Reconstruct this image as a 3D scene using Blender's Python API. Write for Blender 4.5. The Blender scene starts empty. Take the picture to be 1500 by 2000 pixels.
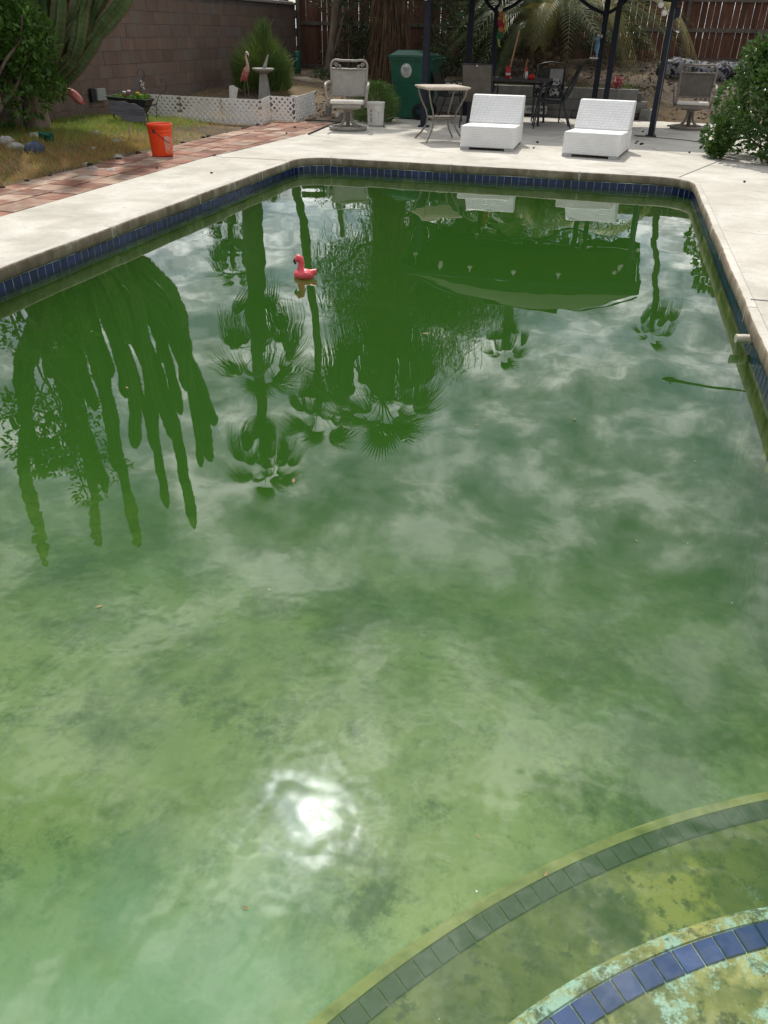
import bpy, bmesh, math, random
import numpy as np
from mathutils import Vector, Matrix, Euler, Quaternion
random.seed(7)
RNG = np.random.default_rng(11)
R = math.radians
scene = bpy.context.scene
COL = scene.collection

# ------------------------------------------------------------------ camera
cam_d = bpy.data.cameras.new('camera')
cam = bpy.data.objects.new('camera', cam_d)
COL.objects.link(cam)
PITCH, ROLL, YAW = R(31.9546), R(1.1213), R(14.6492)
_f = Vector((0, math.cos(PITCH), -math.sin(PITCH)))
_r = Vector((1, 0, 0)); _u = Vector((0, math.sin(PITCH), math.cos(PITCH)))
_r2 = math.cos(ROLL) * _r + math.sin(ROLL) * _u
_u2 = -math.sin(ROLL) * _r + math.cos(ROLL) * _u
_m = Matrix((_r2, _u2, -_f)).transposed()
_m = Matrix.Rotation(YAW, 3, 'Z') @ _m
cam.matrix_world = Matrix.Translation((0, 0, 1.4)) @ _m.to_4x4()
cam_d.sensor_fit = 'VERTICAL'
cam_d.sensor_height = 24.0
cam_d.lens = 24.0 * 1507.14 / 2000.0
cam_d.clip_start = 0.05
cam_d.clip_end = 3000
scene.camera = cam

# ------------------------------------------------------------------ sky, sun, exposure
SUN_AZ, SUN_EL = R(-22.5), R(53.2)
SUN_DIR = Vector((math.sin(SUN_AZ) * math.cos(SUN_EL), math.cos(SUN_AZ) * math.cos(SUN_EL), math.sin(SUN_EL)))
world = bpy.data.worlds.new('World')
scene.world = world
world.use_nodes = True
WN = world.node_tree; WN.nodes.clear()


def nn(tree, typ, **kw):
    n = tree.nodes.new(typ)
    for k, v in kw.items():
        if k.startswith('i_'):
            n.inputs[k[2:].replace('_', ' ')].default_value = v
        else:
            setattr(n, k, v)
    return n


def math_node(t, op, a, b=None, clamp=False):
    n = t.nodes.new('ShaderNodeMath'); n.operation = op; n.use_clamp = clamp
    for i, v in enumerate((a, b)):
        if v is None: continue
        if isinstance(v, (int, float)): n.inputs[i].default_value = v
        else: t.links.new(v, n.inputs[i])
    return n.outputs[0]


def ramp(t, fac, stops, interp='LINEAR'):
    n = t.nodes.new('ShaderNodeValToRGB'); n.color_ramp.interpolation = interp
    el = n.color_ramp.elements
    while len(el) < len(stops): el.new(0.5)
    for e, (p, c) in zip(el, stops):
        e.position = p
        e.color = (c, c, c, 1) if isinstance(c, (int, float)) else (c[0], c[1], c[2], 1)
    if fac is not None: t.links.new(fac, n.inputs[0])
    return n.outputs[0]


def build_sky():
    t = WN; L = t.links.new
    out = nn(t, 'ShaderNodeOutputWorld')
    sky = nn(t, 'ShaderNodeTexSky'); sky.sky_type = 'NISHITA'; sky.sun_disc = False
    sky.sun_elevation = SUN_EL; sky.sun_rotation = SUN_AZ
    bg1 = nn(t, 'ShaderNodeBackground'); bg1.inputs[1].default_value = 0.11
    L(sky.outputs[0], bg1.inputs[0])
    co = nn(t, 'ShaderNodeTexCoord')
    sep = nn(t, 'ShaderNodeSeparateXYZ'); L(co.outputs['Generated'], sep.inputs[0])
    zz = math_node(t, 'MAXIMUM', sep.outputs[2], 0.0)
    den = math_node(t, 'ADD', zz, 0.22)
    px = math_node(t, 'DIVIDE', sep.outputs[0], den); py = math_node(t, 'DIVIDE', sep.outputs[1], den)
    comb = nn(t, 'ShaderNodeCombineXYZ'); L(px, comb.inputs[0]); L(py, comb.inputs[1])
    n1 = nn(t, 'ShaderNodeTexNoise'); n1.inputs['Scale'].default_value = 2.4; n1.inputs['Detail'].default_value = 9
    n1.inputs['Roughness'].default_value = 0.58; n1.inputs['Distortion'].default_value = 0.1
    L(comb.outputs[0], n1.inputs['Vector'])
    n2 = nn(t, 'ShaderNodeTexNoise'); n2.inputs['Scale'].default_value = 6.0; n2.inputs['Detail'].default_value = 8
    n2.inputs['Roughness'].default_value = 0.64; n2.inputs['Distortion'].default_value = 0.15
    mp = nn(t, 'ShaderNodeMapping'); mp.inputs['Location'].default_value = (3.1, 7.7, 0)
    L(comb.outputs[0], mp.inputs[0]); L(mp.outputs[0], n2.inputs['Vector'])
    cover = ramp(t, n1.outputs[0], [(0.34, 0.35), (0.56, 1.0)])
    body = ramp(t, n2.outputs[0], [(0.37, (0.36, 0.39, 0.45)), (0.50, (0.98, 1.0, 1.02)), (0.62, (2.4, 2.38, 2.3))])
    # thin cloud is brighter towards the sun
    dot = nn(t, 'ShaderNodeVectorMath'); dot.operation = 'DOT_PRODUCT'
    L(co.outputs['Generated'], dot.inputs[0]); dot.inputs[1].default_value = SUN_DIR
    dpos = math_node(t, 'MAXIMUM', dot.outputs['Value'], 0.0)
    wide = math_node(t, 'MULTIPLY', math_node(t, 'POWER', dpos, 3.0), 0.6)
    mid = math_node(t, 'MULTIPLY', math_node(t, 'POWER', dpos, 60.0), 1.4)
    core = math_node(t, 'MULTIPLY', math_node(t, 'POWER', dpos, 1000.0), 20.0)
    gain = math_node(t, 'ADD', math_node(t, 'ADD', wide, mid), math_node(t, 'ADD', core, 0.70))
    bg2 = nn(t, 'ShaderNodeBackground'); L(body, bg2.inputs[0]); L(gain, bg2.inputs[1])
    mix = nn(t, 'ShaderNodeMixShader'); L(cover, mix.inputs[0]); L(bg1.outputs[0], mix.inputs[1]); L(bg2.outputs[0], mix.inputs[2])
    L(mix.outputs[0], out.inputs[0])


build_sky()
sun_d = bpy.data.lights.new('sun', 'SUN')
sun_d.energy = 3.7; sun_d.angle = R(1.1); sun_d.color = (1.0, 0.95, 0.87)
sun = bpy.data.objects.new('sun', sun_d); COL.objects.link(sun)
sun.rotation_euler = SUN_DIR.to_track_quat('Z', 'Y').to_euler()
sun.location = SUN_DIR * 60
scene.view_settings.view_transform = 'Standard'
scene.view_settings.look = 'None'
scene.view_settings.exposure = 0.0
scene.view_settings.gamma = 1.0
scene.view_settings.use_curve_mapping = False
scene.render.engine = 'CYCLES'
cy = scene.cycles
cy.use_denoising = True
cy.max_bounces = 8; cy.diffuse_bounces = 3; cy.glossy_bounces = 4; cy.transparent_max_bounces = 12
cy.volume_bounces = 1
cy.sample_clamp_indirect = 6.0
cy.caustics_reflective = False; cy.caustics_refractive = False

# ------------------------------------------------------------------ mesh helpers
MATS = {}


class MB:
    """collects shapes into one mesh"""

    def __init__(s):
        s.v = []; s.f = []; s.m = []; s.sm = []; s.M = Matrix.Identity(4); s.mi = 0; s.smooth = False

    def add(s, verts, faces, smooth=None):
        b = len(s.v)
        s.v += [tuple(s.M @ Vector(p)) for p in verts]
        s.f += [tuple(i + b for i in f) for f in faces]
        s.m += [s.mi] * len(faces); s.sm += [s.smooth if smooth is None else smooth] * len(faces)
        return s

    def box(s, c, d, rot=None, bev=0.0):
        x, y, z = d[0] / 2, d[1] / 2, d[2] / 2
        T = Matrix.Translation(c) @ (rot.to_matrix().to_4x4() if rot is not None else Matrix.Identity(4))
        if bev <= 0:
            vs = [(a * x, b * y, e * z) for e in (-1, 1) for b in (-1, 1) for a in (-1, 1)]
            fs = [(0, 2, 3, 1), (4, 5, 7, 6), (0, 1, 5, 4), (2, 6, 7, 3), (0, 4, 6, 2), (1, 3, 7, 5)]
        else:
            bm = bmesh.new(); bmesh.ops.create_cube(bm, size=1)
            for v in bm.verts: v.co = Vector((v.co.x * d[0], v.co.y * d[1], v.co.z * d[2]))
            bmesh.ops.bevel(bm, geom=list(bm.edges), offset=bev, segments=2, affect='EDGES', profile=0.6)
            bm.verts.index_update()
            vs = [tuple(v.co) for v in bm.verts]; fs = [tuple(v.index for v in f.verts) for f in bm.faces]; bm.free()
        return s.add([T @ Vector(p) for p in vs], fs)

    def hexa(s, p):
        """8 points: bottom 4 (ccw), top 4"""
        return s.add(p, [(3, 2, 1, 0), (4, 5, 6, 7), (0, 1, 5, 4), (1, 2, 6, 5), (2, 3, 7, 6), (3, 0, 4, 7)])

    def tube(s, path, r, seg=8, cap=True, smooth=True, closed=False, flat=1.0):
        pts = [Vector(p) for p in path]; n = len(pts)
        rs = r if isinstance(r, (list, tuple)) else [r] * n
        vs = []; fs = []; up = None
        for i, p in enumerate(pts):
            if closed: t = pts[(i + 1) % n] - pts[i - 1]
            else: t = pts[min(i + 1, n - 1)] - pts[max(i - 1, 0)]
            if t.length < 1e-9: t = Vector((0, 0, 1))
            t.normalize()
            if up is None:
                up = Vector((0, 0, 1)) if abs(t.z) < 0.9 else Vector((1, 0, 0))
            a = t.cross(up)
            if a.length < 1e-6: a = t.orthogonal()
            a.normalize(); b = a.cross(t).normalized(); up = b
            for k in range(seg):
                th = 2 * math.pi * k / seg
                vs.append(p + (a * math.cos(th) + b * math.sin(th) * flat) * rs[i])
        rings = n if closed else n - 1
        for i in range(rings):
            j = (i + 1) % n
            for k in range(seg):
                k2 = (k + 1) % seg
                fs.append((i * seg + k, i * seg + k2, j * seg + k2, j * seg + k))
        s.add(vs, fs, smooth)
        if cap and not closed:
            s.add([vs[k] for k in range(seg)], [tuple(range(seg - 1, -1, -1))], False)
            s.add([vs[(n - 1) * seg + k] for k in range(seg)], [tuple(range(seg))], False)
        return s

    def lathe(s, prof, c=(0, 0, 0), seg=24, smooth=True, sx=1.0, sy=1.0):
        vs = []; fs = []; n = len(prof)
        for (r, z) in prof:
            for k in range(seg):
                th = 2 * math.pi * k / seg
                vs.append((c[0] + r * sx * math.cos(th), c[1] + r * sy * math.sin(th), c[2] + z))
        for i in range(n - 1):
            for k in range(seg):
                k2 = (k + 1) % seg
                fs.append((i * seg + k, i * seg + k2, (i + 1) * seg + k2, (i + 1) * seg + k))
        return s.add(vs, fs, smooth)

    def prism(s, poly, z0, z1):
        n = len(poly)
        vs = [(p[0], p[1], z0) for p in poly] + [(p[0], p[1], z1) for p in poly]
        fs = [tuple(range(n - 1, -1, -1)), tuple(range(n, 2 * n))] + [(i, (i + 1) % n, n + (i + 1) % n, n + i) for i in range(n)]
        return s.add(vs, fs)

    def blob(s, c, r, seg=10, rings=6, jit=0.0, rnd=random):
        vs = []; fs = []
        rr = r if isinstance(r, (tuple, list)) else (r, r, r)
        for i in range(rings + 1):
            ph = math.pi * i / rings
            for k in range(seg):
                th = 2 * math.pi * k / seg; j = 1 + (rnd.uniform(-jit, jit) if 0 < i < rings else 0)
                vs.append((c[0] + rr[0] * j * math.sin(ph) * math.cos(th), c[1] + rr[1] * j * math.sin(ph) * math.sin(th), c[2] - rr[2] * j * math.cos(ph)))
        for i in range(rings):
            for k in range(seg):
                k2 = (k + 1) % seg
                fs.append((i * seg + k, i * seg + k2, (i + 1) * seg + k2, (i + 1) * seg + k))
        return s.add(vs, fs, True)

    def mesh(s, name, mats):
        me = bpy.data.meshes.new(name)
        me.from_pydata(s.v, [], s.f)
        if not isinstance(mats, (list, tuple)): mats = [mats]
        for m in mats: me.materials.append(MATS[m] if isinstance(m, str) else m)
        me.polygons.foreach_set('material_index', s.m)
        me.polygons.foreach_set('use_smooth', s.sm)
        me.update()
        return me

    def build(s, name, mats, parent=None):
        return link(name, s.mesh(name, mats), parent)


def link(name, me, parent=None, loc=None, rot=None, scl=None):
    o = bpy.data.objects.new(name, me); COL.objects.link(o)
    if parent is not None: o.parent = parent
    if loc is not None: o.location = loc
    if rot is not None: o.rotation_euler = rot
    if scl is not None: o.scale = scl if isinstance(scl, (tuple, list, Vector)) else (scl, scl, scl)
    return o


def np_mesh(name, verts, faces, mat, smooth=False):
    """verts (N,3), faces (M,k) arrays"""
    me = bpy.data.meshes.new(name)
    verts = np.asarray(verts, dtype=np.float32); faces = np.asarray(faces, dtype=np.int32)
    k = faces.shape[1]
    me.vertices.add(len(verts)); me.vertices.foreach_set('co', verts.ravel())
    me.loops.add(faces.size); me.loops.foreach_set('vertex_index', faces.ravel())
    me.polygons.add(len(faces)); me.polygons.foreach_set('loop_start', np.arange(0, faces.size, k, dtype=np.int32))
    try: me.polygons.foreach_set('loop_total', np.full(len(faces), k, dtype=np.int32))
    except Exception: pass
    me.polygons.foreach_set('use_smooth', np.full(len(faces), smooth))
    me.update(calc_edges=True); me.validate()
    me.materials.append(MATS[mat] if isinstance(mat, str) else mat)
    return me


def tag(o, label, cat, group=None):
    o['label'] = label; o['category'] = cat
    if group: o['group'] = group
    return o


def struct(o):
    o['kind'] = 'structure'; return o


def empty(name, loc=(0, 0, 0), rz=0.0, parent=None):
    o = bpy.data.objects.new(name, None); COL.objects.link(o); o.location = loc; o.rotation_euler = (0, 0, rz)
    o.empty_display_size = 0.1
    if parent is not None: o.parent = parent
    return o


def copy_tree(o, parent=None):
    c = o.copy(); COL.objects.link(c); c.parent = parent
    for ch in list(o.children): copy_tree(ch, c)
    return c


# ------------------------------------------------------------------ materials
def pm(name, c1, c2=None, scale=6.0, rough=0.8, bump=0.0, bscale=40.0, detail=5.0, spec=0.3, lo=0.35, hi=0.65,
       c3=None, s3=1.5, lo3=0.5, hi3=0.6, rnd=0.0, stretch=None, dist=0.3, rvar=0.0, metal=0.0):
    m = bpy.data.materials.new(name); m.use_nodes = True; t = m.node_tree; L = t.links.new
    b = t.nodes['Principled BSDF']
    b.inputs['Roughness'].default_value = rough; b.inputs['Specular IOR Level'].default_value = spec
    b.inputs['Metallic'].default_value = metal
    co = nn(t, 'ShaderNodeTexCoord'); vec = co.outputs['Object']
    geo = nn(t, 'ShaderNodeNewGeometry')
    oi = nn(t, 'ShaderNodeObjectInfo')
    off = nn(t, 'ShaderNodeVectorMath'); off.operation = 'MULTIPLY_ADD'
    L(oi.outputs['Random'], off.inputs[0]); off.inputs[1].default_value = (37.1, 19.3, 53.7); L(vec, off.inputs[2])
    vec = off.outputs[0]
    if stretch:
        mp = nn(t, 'ShaderNodeMapping'); mp.inputs['Scale'].default_value = stretch; L(vec, mp.inputs[0]); vec = mp.outputs[0]
    col = None
    if c2 is not None:
        n = nn(t, 'ShaderNodeTexNoise'); n.inputs['Scale'].default_value = scale; n.inputs['Detail'].default_value = detail
        n.inputs['Roughness'].default_value = 0.6; n.inputs['Distortion'].default_value = dist
        L(vec, n.inputs['Vector'])
        col = ramp(t, n.outputs[0], [(lo, c1), (hi, c2)])
        if rvar:
            r = nn(t, 'ShaderNodeMapRange'); r.inputs[3].default_value = rough - rvar; r.inputs[4].default_value = rough + rvar
            L(n.outputs[0], r.inputs[0]); L(r.outputs[0], b.inputs['Roughness'])
    if c3 is not None:
        n3 = nn(t, 'ShaderNodeTexNoise'); n3.inputs['Scale'].default_value = s3; n3.inputs['Detail'].default_value = 7
        n3.inputs['Roughness'].default_value = 0.65; L(vec, n3.inputs['Vector'])
        f = ramp(t, n3.outputs[0], [(lo3, 0.0), (hi3, 1.0)])
        mx = nn(t, 'ShaderNodeMix'); mx.data_type = 'RGBA'
        L(f, mx.inputs[0]); L(col, mx.inputs[6]); mx.inputs[7].default_value = (*c3, 1)
        col = mx.outputs[2]
    if rnd and col is not None:
        hs = nn(t, 'ShaderNodeHueSaturation')
        r = nn(t, 'ShaderNodeMapRange'); r.inputs[3].default_value = 1 - rnd; r.inputs[4].default_value = 1 + rnd
        L(oi.outputs['Random'], r.inputs[0]); L(r.outputs[0], hs.inputs['Value']); L(col, hs.inputs['Color']); col = hs.outputs[0]
    if col is not None: L(col, b.inputs['Base Color'])
    else: b.inputs['Base Color'].default_value = (*c1, 1)
    if bump:
        nb = nn(t, 'ShaderNodeTexNoise'); nb.inputs['Scale'].default_value = bscale; nb.inputs['Detail'].default_value = 4
        L(vec, nb.inputs['Vector'])
        bp = nn(t, 'ShaderNodeBump'); bp.inputs['Strength'].default_value = 1.0; bp.inputs['Distance'].default_value = bump
        L(nb.outputs[0], bp.inputs['Height']); L(bp.outputs[0], b.inputs['Normal'])
    MATS[name] = m
    return m


def leafmat(name, c1, c2, rough=0.45, trans=0.35, scale=3.0, spec=0.4):
    m = pm(name, c1, c2, scale=scale, rough=rough, spec=spec, detail=3)
    t = m.node_tree; L = t.links.new; b = t.nodes['Principled BSDF']
    out = t.nodes['Material Output']
    tr = nn(t, 'ShaderNodeBsdfTranslucent')
    lk = b.inputs['Base Color'].links
    if lk:
        hs = nn(t, 'ShaderNodeHueSaturation'); hs.inputs['Value'].default_value = 1.4; L(lk[0].from_socket, hs.inputs['Color']); L(hs.outputs[0], tr.inputs[0])
    ms = nn(t, 'ShaderNodeMixShader'); ms.inputs[0].default_value = trans
    L(b.outputs[0], ms.inputs[1]); L(tr.outputs[0], ms.inputs[2]); L(ms.outputs[0], out.inputs[0])
    return m


pm('concrete', (0.44, 0.415, 0.36), (0.58, 0.555, 0.50), scale=2.2, rough=0.88, bump=0.006, bscale=38, detail=12, c3=(0.37, 0.35, 0.30), s3=0.9, lo3=0.54, hi3=0.70)
pm('coping_face', (0.16, 0.125, 0.085), (0.30, 0.25, 0.185), scale=9, rough=0.9, bump=0.004, bscale=45, detail=7, stretch=(1, 1, 0.5), c3=(0.40, 0.36, 0.29), s3=4, lo3=0.55, hi3=0.66)
pm('mortar_white', (0.55, 0.54, 0.50), (0.42, 0.41, 0.38), scale=30, rough=0.9)
pm('joint_dark', (0.10, 0.095, 0.085), (0.2, 0.19, 0.17), scale=8, rough=0.95)
pm('grout', (0.50, 0.52, 0.52), (0.38, 0.41, 0.42), scale=15, rough=0.8)
pm('blue_tile', (0.006, 0.013, 0.062), (0.011, 0.025, 0.115), scale=4, rough=0.16, spec=0.5, rnd=0.35, bump=0.0006, bscale=20)
pm('step_tile', (0.02, 0.045, 0.22), (0.035, 0.075, 0.33), scale=6, rough=0.3, rnd=0.2)
pm('paver', (0.17, 0.075, 0.048), (0.26, 0.13, 0.088), scale=5, rough=0.85, bump=0.002, bscale=60, rnd=0.28, c3=(0.40, 0.32, 0.26), s3=3.0, lo3=0.50, hi3=0.72)
pm('paver_pale', (0.24, 0.14, 0.10), (0.34, 0.24, 0.18), scale=5, rough=0.88, bump=0.002, bscale=60, rnd=0.15, c3=(0.42, 0.35, 0.28), s3=3.0, lo3=0.5, hi3=0.68)
pm('paver_mortar', (0.44, 0.38, 0.31), (0.32, 0.26, 0.21), scale=7, rough=0.95)
pm('soil', (0.058, 0.045, 0.033), (0.115, 0.09, 0.066), scale=2.2, rough=0.97, bump=0.03, bscale=14, detail=9, c3=(0.16, 0.115, 0.062), s3=1.0, lo3=0.48, hi3=0.6)
pm('block', (0.150, 0.104, 0.083), (0.195, 0.140, 0.112), scale=2.5, rough=0.93, bump=0.003, bscale=70, rnd=0.10, c3=(0.17, 0.15, 0.14), s3=1.0, lo3=0.5, hi3=0.66, stretch=(1, 1, 0.6))
pm('block_mortar', (0.15, 0.13, 0.12), (0.10, 0.088, 0.08), scale=6, rough=0.95)
pm('grey_block', (0.17, 0.165, 0.155), (0.25, 0.243, 0.228), scale=5, rough=0.95, bump=0.004, bscale=60, rnd=0.12)
pm('fence_wood', (0.072, 0.031, 0.020), (0.125, 0.058, 0.038), scale=7, rough=0.85, bump=0.003, bscale=30, rnd=0.3, stretch=(4, 4, 0.35), detail=7)
pm('fence_rail', (0.075, 0.06, 0.05), (0.12, 0.10, 0.082), scale=6, rough=0.9, rnd=0.15)
pm('white_pipe', (0.72, 0.72, 0.70), (0.6, 0.6, 0.58), scale=4, rough=0.5)


def water_material():
    m = bpy.data.materials.new('pool_water'); m.use_nodes = True; t = m.node_tree; L = t.links.new; t.nodes.clear()
    out = nn(t, 'ShaderNodeOutputMaterial')
    fr = nn(t, 'ShaderNodeFresnel'); fr.inputs[0].default_value = 1.55
    gl = nn(t, 'ShaderNodeBsdfGlossy'); gl.inputs['Roughness'].default_value = 0.0; gl.inputs[0].default_value = (1, 1, 1, 1)
    tp = nn(t, 'ShaderNodeBsdfTransparent'); tp.inputs[0].default_value = (1, 1, 1, 1)
    mx = nn(t, 'ShaderNodeMixShader'); L(fr.outputs[0], mx.inputs[0]); L(tp.outputs[0], mx.inputs[1]); L(gl.outputs[0], mx.inputs[2])
    L(mx.outputs[0], out.inputs['Surface'])
    vs = nn(t, 'ShaderNodeVolumeScatter'); vs.inputs['Color'].default_value = (0.36, 0.90, 0.19, 1); vs.inputs['Density'].default_value = 0.52; vs.inputs['Anisotropy'].default_value = -0.40
    va = nn(t, 'ShaderNodeVolumeAbsorption'); va.inputs['Color'].default_value = (0.26, 0.52, 0.12, 1); va.inputs['Density'].default_value = 1.35
    ad = nn(t, 'ShaderNodeAddShader'); L(vs.outputs[0], ad.inputs[0]); L(va.outputs[0], ad.inputs[1]); L(ad.outputs[0], out.inputs['Volume'])
    MATS['pool_water'] = m


water_material()


def add_layer(m, scale, lo, hi, colr, loc=(0, 0, 0), det=9, rough=0.68, mix=1.0, stretch=(1, 1, 1)):
    """blend another stain colour over a material's base colour"""
    t = m.node_tree; L = t.links.new; b = t.nodes['Principled BSDF']; base = b.inputs['Base Color'].links[0].from_socket
    co = nn(t, 'ShaderNodeTexCoord')
    mp = nn(t, 'ShaderNodeMapping'); mp.inputs['Location'].default_value = loc; mp.inputs['Scale'].default_value = stretch; L(co.outputs['Object'], mp.inputs[0])
    n = nn(t, 'ShaderNodeTexNoise'); n.inputs['Scale'].default_value = scale; n.inputs['Detail'].default_value = det; n.inputs['Roughness'].default_value = rough
    L(mp.outputs[0], n.inputs['Vector'])
    f = ramp(t, n.outputs[0], [(lo, 0.0), (hi, mix)])
    mx = nn(t, 'ShaderNodeMix'); mx.data_type = 'RGBA'; L(f, mx.inputs[0]); L(base, mx.inputs[6]); mx.inputs[7].default_value = (*colr, 1)
    L(mx.outputs[2], b.inputs['Base Color'])


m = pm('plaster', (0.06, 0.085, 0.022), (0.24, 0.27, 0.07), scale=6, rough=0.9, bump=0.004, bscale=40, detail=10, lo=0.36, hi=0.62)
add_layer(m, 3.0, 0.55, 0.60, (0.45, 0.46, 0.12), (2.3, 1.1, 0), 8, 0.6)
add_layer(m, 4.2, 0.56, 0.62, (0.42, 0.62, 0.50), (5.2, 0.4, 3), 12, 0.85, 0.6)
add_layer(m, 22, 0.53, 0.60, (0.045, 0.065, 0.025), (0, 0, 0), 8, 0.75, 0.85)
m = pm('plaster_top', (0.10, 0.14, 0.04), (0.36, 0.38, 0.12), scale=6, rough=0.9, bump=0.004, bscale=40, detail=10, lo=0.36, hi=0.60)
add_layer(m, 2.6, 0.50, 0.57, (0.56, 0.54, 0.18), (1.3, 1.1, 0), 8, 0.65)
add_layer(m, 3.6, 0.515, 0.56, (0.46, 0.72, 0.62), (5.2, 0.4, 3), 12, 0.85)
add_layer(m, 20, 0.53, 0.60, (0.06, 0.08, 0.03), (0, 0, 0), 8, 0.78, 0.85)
pm('plaster_nose', (0.20, 0.23, 0.06), (0.48, 0.50, 0.17), scale=9, rough=0.9, detail=10, lo=0.34, hi=0.58)
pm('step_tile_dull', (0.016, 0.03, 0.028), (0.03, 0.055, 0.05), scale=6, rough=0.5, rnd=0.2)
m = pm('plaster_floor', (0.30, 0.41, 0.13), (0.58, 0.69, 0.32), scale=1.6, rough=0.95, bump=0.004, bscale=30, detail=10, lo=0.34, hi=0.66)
add_layer(m, 0.9, 0.54, 0.74, (0.46, 0.72, 0.50), (3.3, 0.2, 0), 6, 0.6, 0.7)
add_layer(m, 1.7, 0.47, 0.62, (0.045, 0.09, 0.018), (8.1, 4.7, 0), 13, 0.76, 0.92, (1, 0.7, 1))
add_layer(m, 4.2, 0.53, 0.63, (0.045, 0.085, 0.018), (1.7, 9.3, 0), 13, 0.80, 0.88)
add_layer(m, 16, 0.55, 0.66, (0.10, 0.16, 0.04), (0, 0, 0), 8, 0.7, 0.5)
# bare pale turquoise plaster where the near floor has been brushed clean
t = m.node_tree; L = t.links.new; b = t.nodes['Principled BSDF']; base = b.inputs['Base Color'].links[0].from_socket
co = nn(t, 'ShaderNodeTexCoord'); mp = nn(t, 'ShaderNodeMapping'); mp.inputs['Scale'].default_value = (1.0, 1.35, 0.0); mp.inputs['Location'].default_value = (0.75, -0.95, 0); L(co.outputs['Object'], mp.inputs[0])
gr = nn(t, 'ShaderNodeTexGradient'); gr.gradient_type = 'SPHERICAL'; L(mp.outputs[0], gr.inputs[0])
nz = nn(t, 'ShaderNodeTexNoise'); nz.inputs['Scale'].default_value = 4.0; nz.inputs['Detail'].default_value = 8; L(co.outputs['Object'], nz.inputs['Vector'])
fac = ramp(t, math_node(t, 'MULTIPLY', gr.outputs[1], math_node(t, 'MULTIPLY', nz.outputs[0], 2.0)), [(0.15, 0.0), (0.75, 0.75)])
mx = nn(t, 'ShaderNodeMix'); mx.data_type = 'RGBA'; L(fac, mx.inputs[0]); L(base, mx.inputs[6]); mx.inputs[7].default_value = (0.46, 0.74, 0.58, 1); L(mx.outputs[2], b.inputs['Base Color'])
m = MATS['concrete']
add_layer(m, 14, 0.56, 0.66, (0.30, 0.28, 0.24), (4, 1, 0), 8, 0.75, 0.7)
add_layer(m, 0.55, 0.55, 0.75, (0.40, 0.36, 0.28), (9, 3, 0), 8, 0.65, 0.45)
add_layer(m, 3.2, 0.60, 0.70, (0.62, 0.60, 0.56), (2, 6, 0), 10, 0.75, 0.6)
add_layer(MATS['coping_face'], 2.0, 0.5, 0.66, (0.11, 0.085, 0.06), (2, 2, 0), 8, 0.7, 0.7)

# ================================================================== STRUCTURE
PX0, PX1, PY0, PY1 = -3.87, 0.94, 0.10, 10.29
WATER_Z = -0.166


def outline(off=0.0, r=0.40, step=0.05):
    """pool outline, grown outward by off, counter-clockwise, evenly resampled"""
    x0, x1, y0, y1 = PX0 - off, PX1 + off, PY0 - off, PY1 + off
    rr = max(r + off, 0.02); pts = []
    for (cx, cy_, a0) in ((x1 - rr, y0 + rr, -90), (x1 - rr, y1 - rr, 0), (x0 + rr, y1 - rr, 90), (x0 + rr, y0 + rr, 180)):
        for k in range(13):
            a = R(a0 + 90 * k / 12); pts.append(Vector((cx + rr * math.cos(a), cy_ + rr * math.sin(a), 0)))
    out = []
    n = len(pts); carry = 0.0
    for i in range(n):
        a, b = pts[i], pts[(i + 1) % n]; L = (b - a).length
        if L < 1e-9: continue
        d = carry
        while d < L:
            out.append(a.lerp(b, d / L)); d += step
        carry = d - L
    return out


def hnoise(x, y):
    return 0.5 * math.sin(1.7 * x + 0.6 * y + 1.3) + 0.3 * math.sin(3.9 * y - 2.1 * x) + 0.2 * math.sin(7.3 * x + 5.1 * y)


def sstep(a, b, x):
    t = min(1.0, max(0.0, (x - a) / (b - a))); return t * t * (3 - 2 * t)


def ground_h(x, y):
    nz = 0.018 * hnoise(x, y)
    lawn = 0.13 * sstep(-5.95, -7.3, x) * (1 - 0.62 * sstep(12.0, 13.4, y)) + 0.16 * sstep(13.9, 17.0, y) * sstep(-5.5, -7.5, x)
    h = -0.035 + lawn + nz * sstep(-5.95, -6.6, x)
    if y > 14.0 and x < -3.4:
        h += (0.34 * sstep(14.2, 21.5, y) + nz * 0.8) * sstep(-3.4, -4.6, x)
    if y > 17.45:
        k = sstep(-4.4, -3.7, x)
        if x < 0.45:
            h += k * (0.5 * sstep(17.5, 17.9, y) + 0.42 * sstep(18.5, 22.5, y) + nz * 1.5)
        else:
            w = sstep(0.45, 0.9, x)
            a = 0.5 * sstep(17.5, 17.9, y) + 0.42 * sstep(18.5, 22.5, y)
            bb = 0.03 + 0.95 * sstep(17.4, 22.3, y)
            h += (1 - w) * a + w * bb + nz * 2.0
    elif y > 15.8 and x > -4.4 and y > 17.2:
        h += 0
    if y > 22.8: h = max(h, 0.3)
    return h


def build_ground():
    xs = [-900, -300, -100, -40, -20] + list(np.arange(-14, 8.01, 0.25)) + [12, 20, 40, 100, 300, 900]
    ys = [-900, -300, -100, -30, -12, -6, -4] + list(np.arange(-2, 26.01, 0.25)) + [32, 45, 100, 300, 900]
    nx, ny = len(xs), len(ys)
    v = [(x, y, ground_h(x, y) if (-14 <= x <= 8 and -4 <= y <= 26) else 0.25 if y > 26 or x < -14 else -0.035) for y in ys for x in xs]
    f = []
    for j in range(ny - 1):
        for i in range(nx - 1):
            cx, cy_ = (xs[i] + xs[i + 1]) / 2, (ys[j] + ys[j + 1]) / 2
            if PX0 - 0.45 < cx < PX1 + 0.45 and PY0 - 0.45 < cy_ < PY1 + 0.45: continue
            a = j * nx + i
            f.append((a, a + 1, a + nx + 1, a + nx))
    me = np_mesh('ground', np.array(v), np.array(f), 'soil', True)
    struct(link('ground', me))


build_ground()

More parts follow.
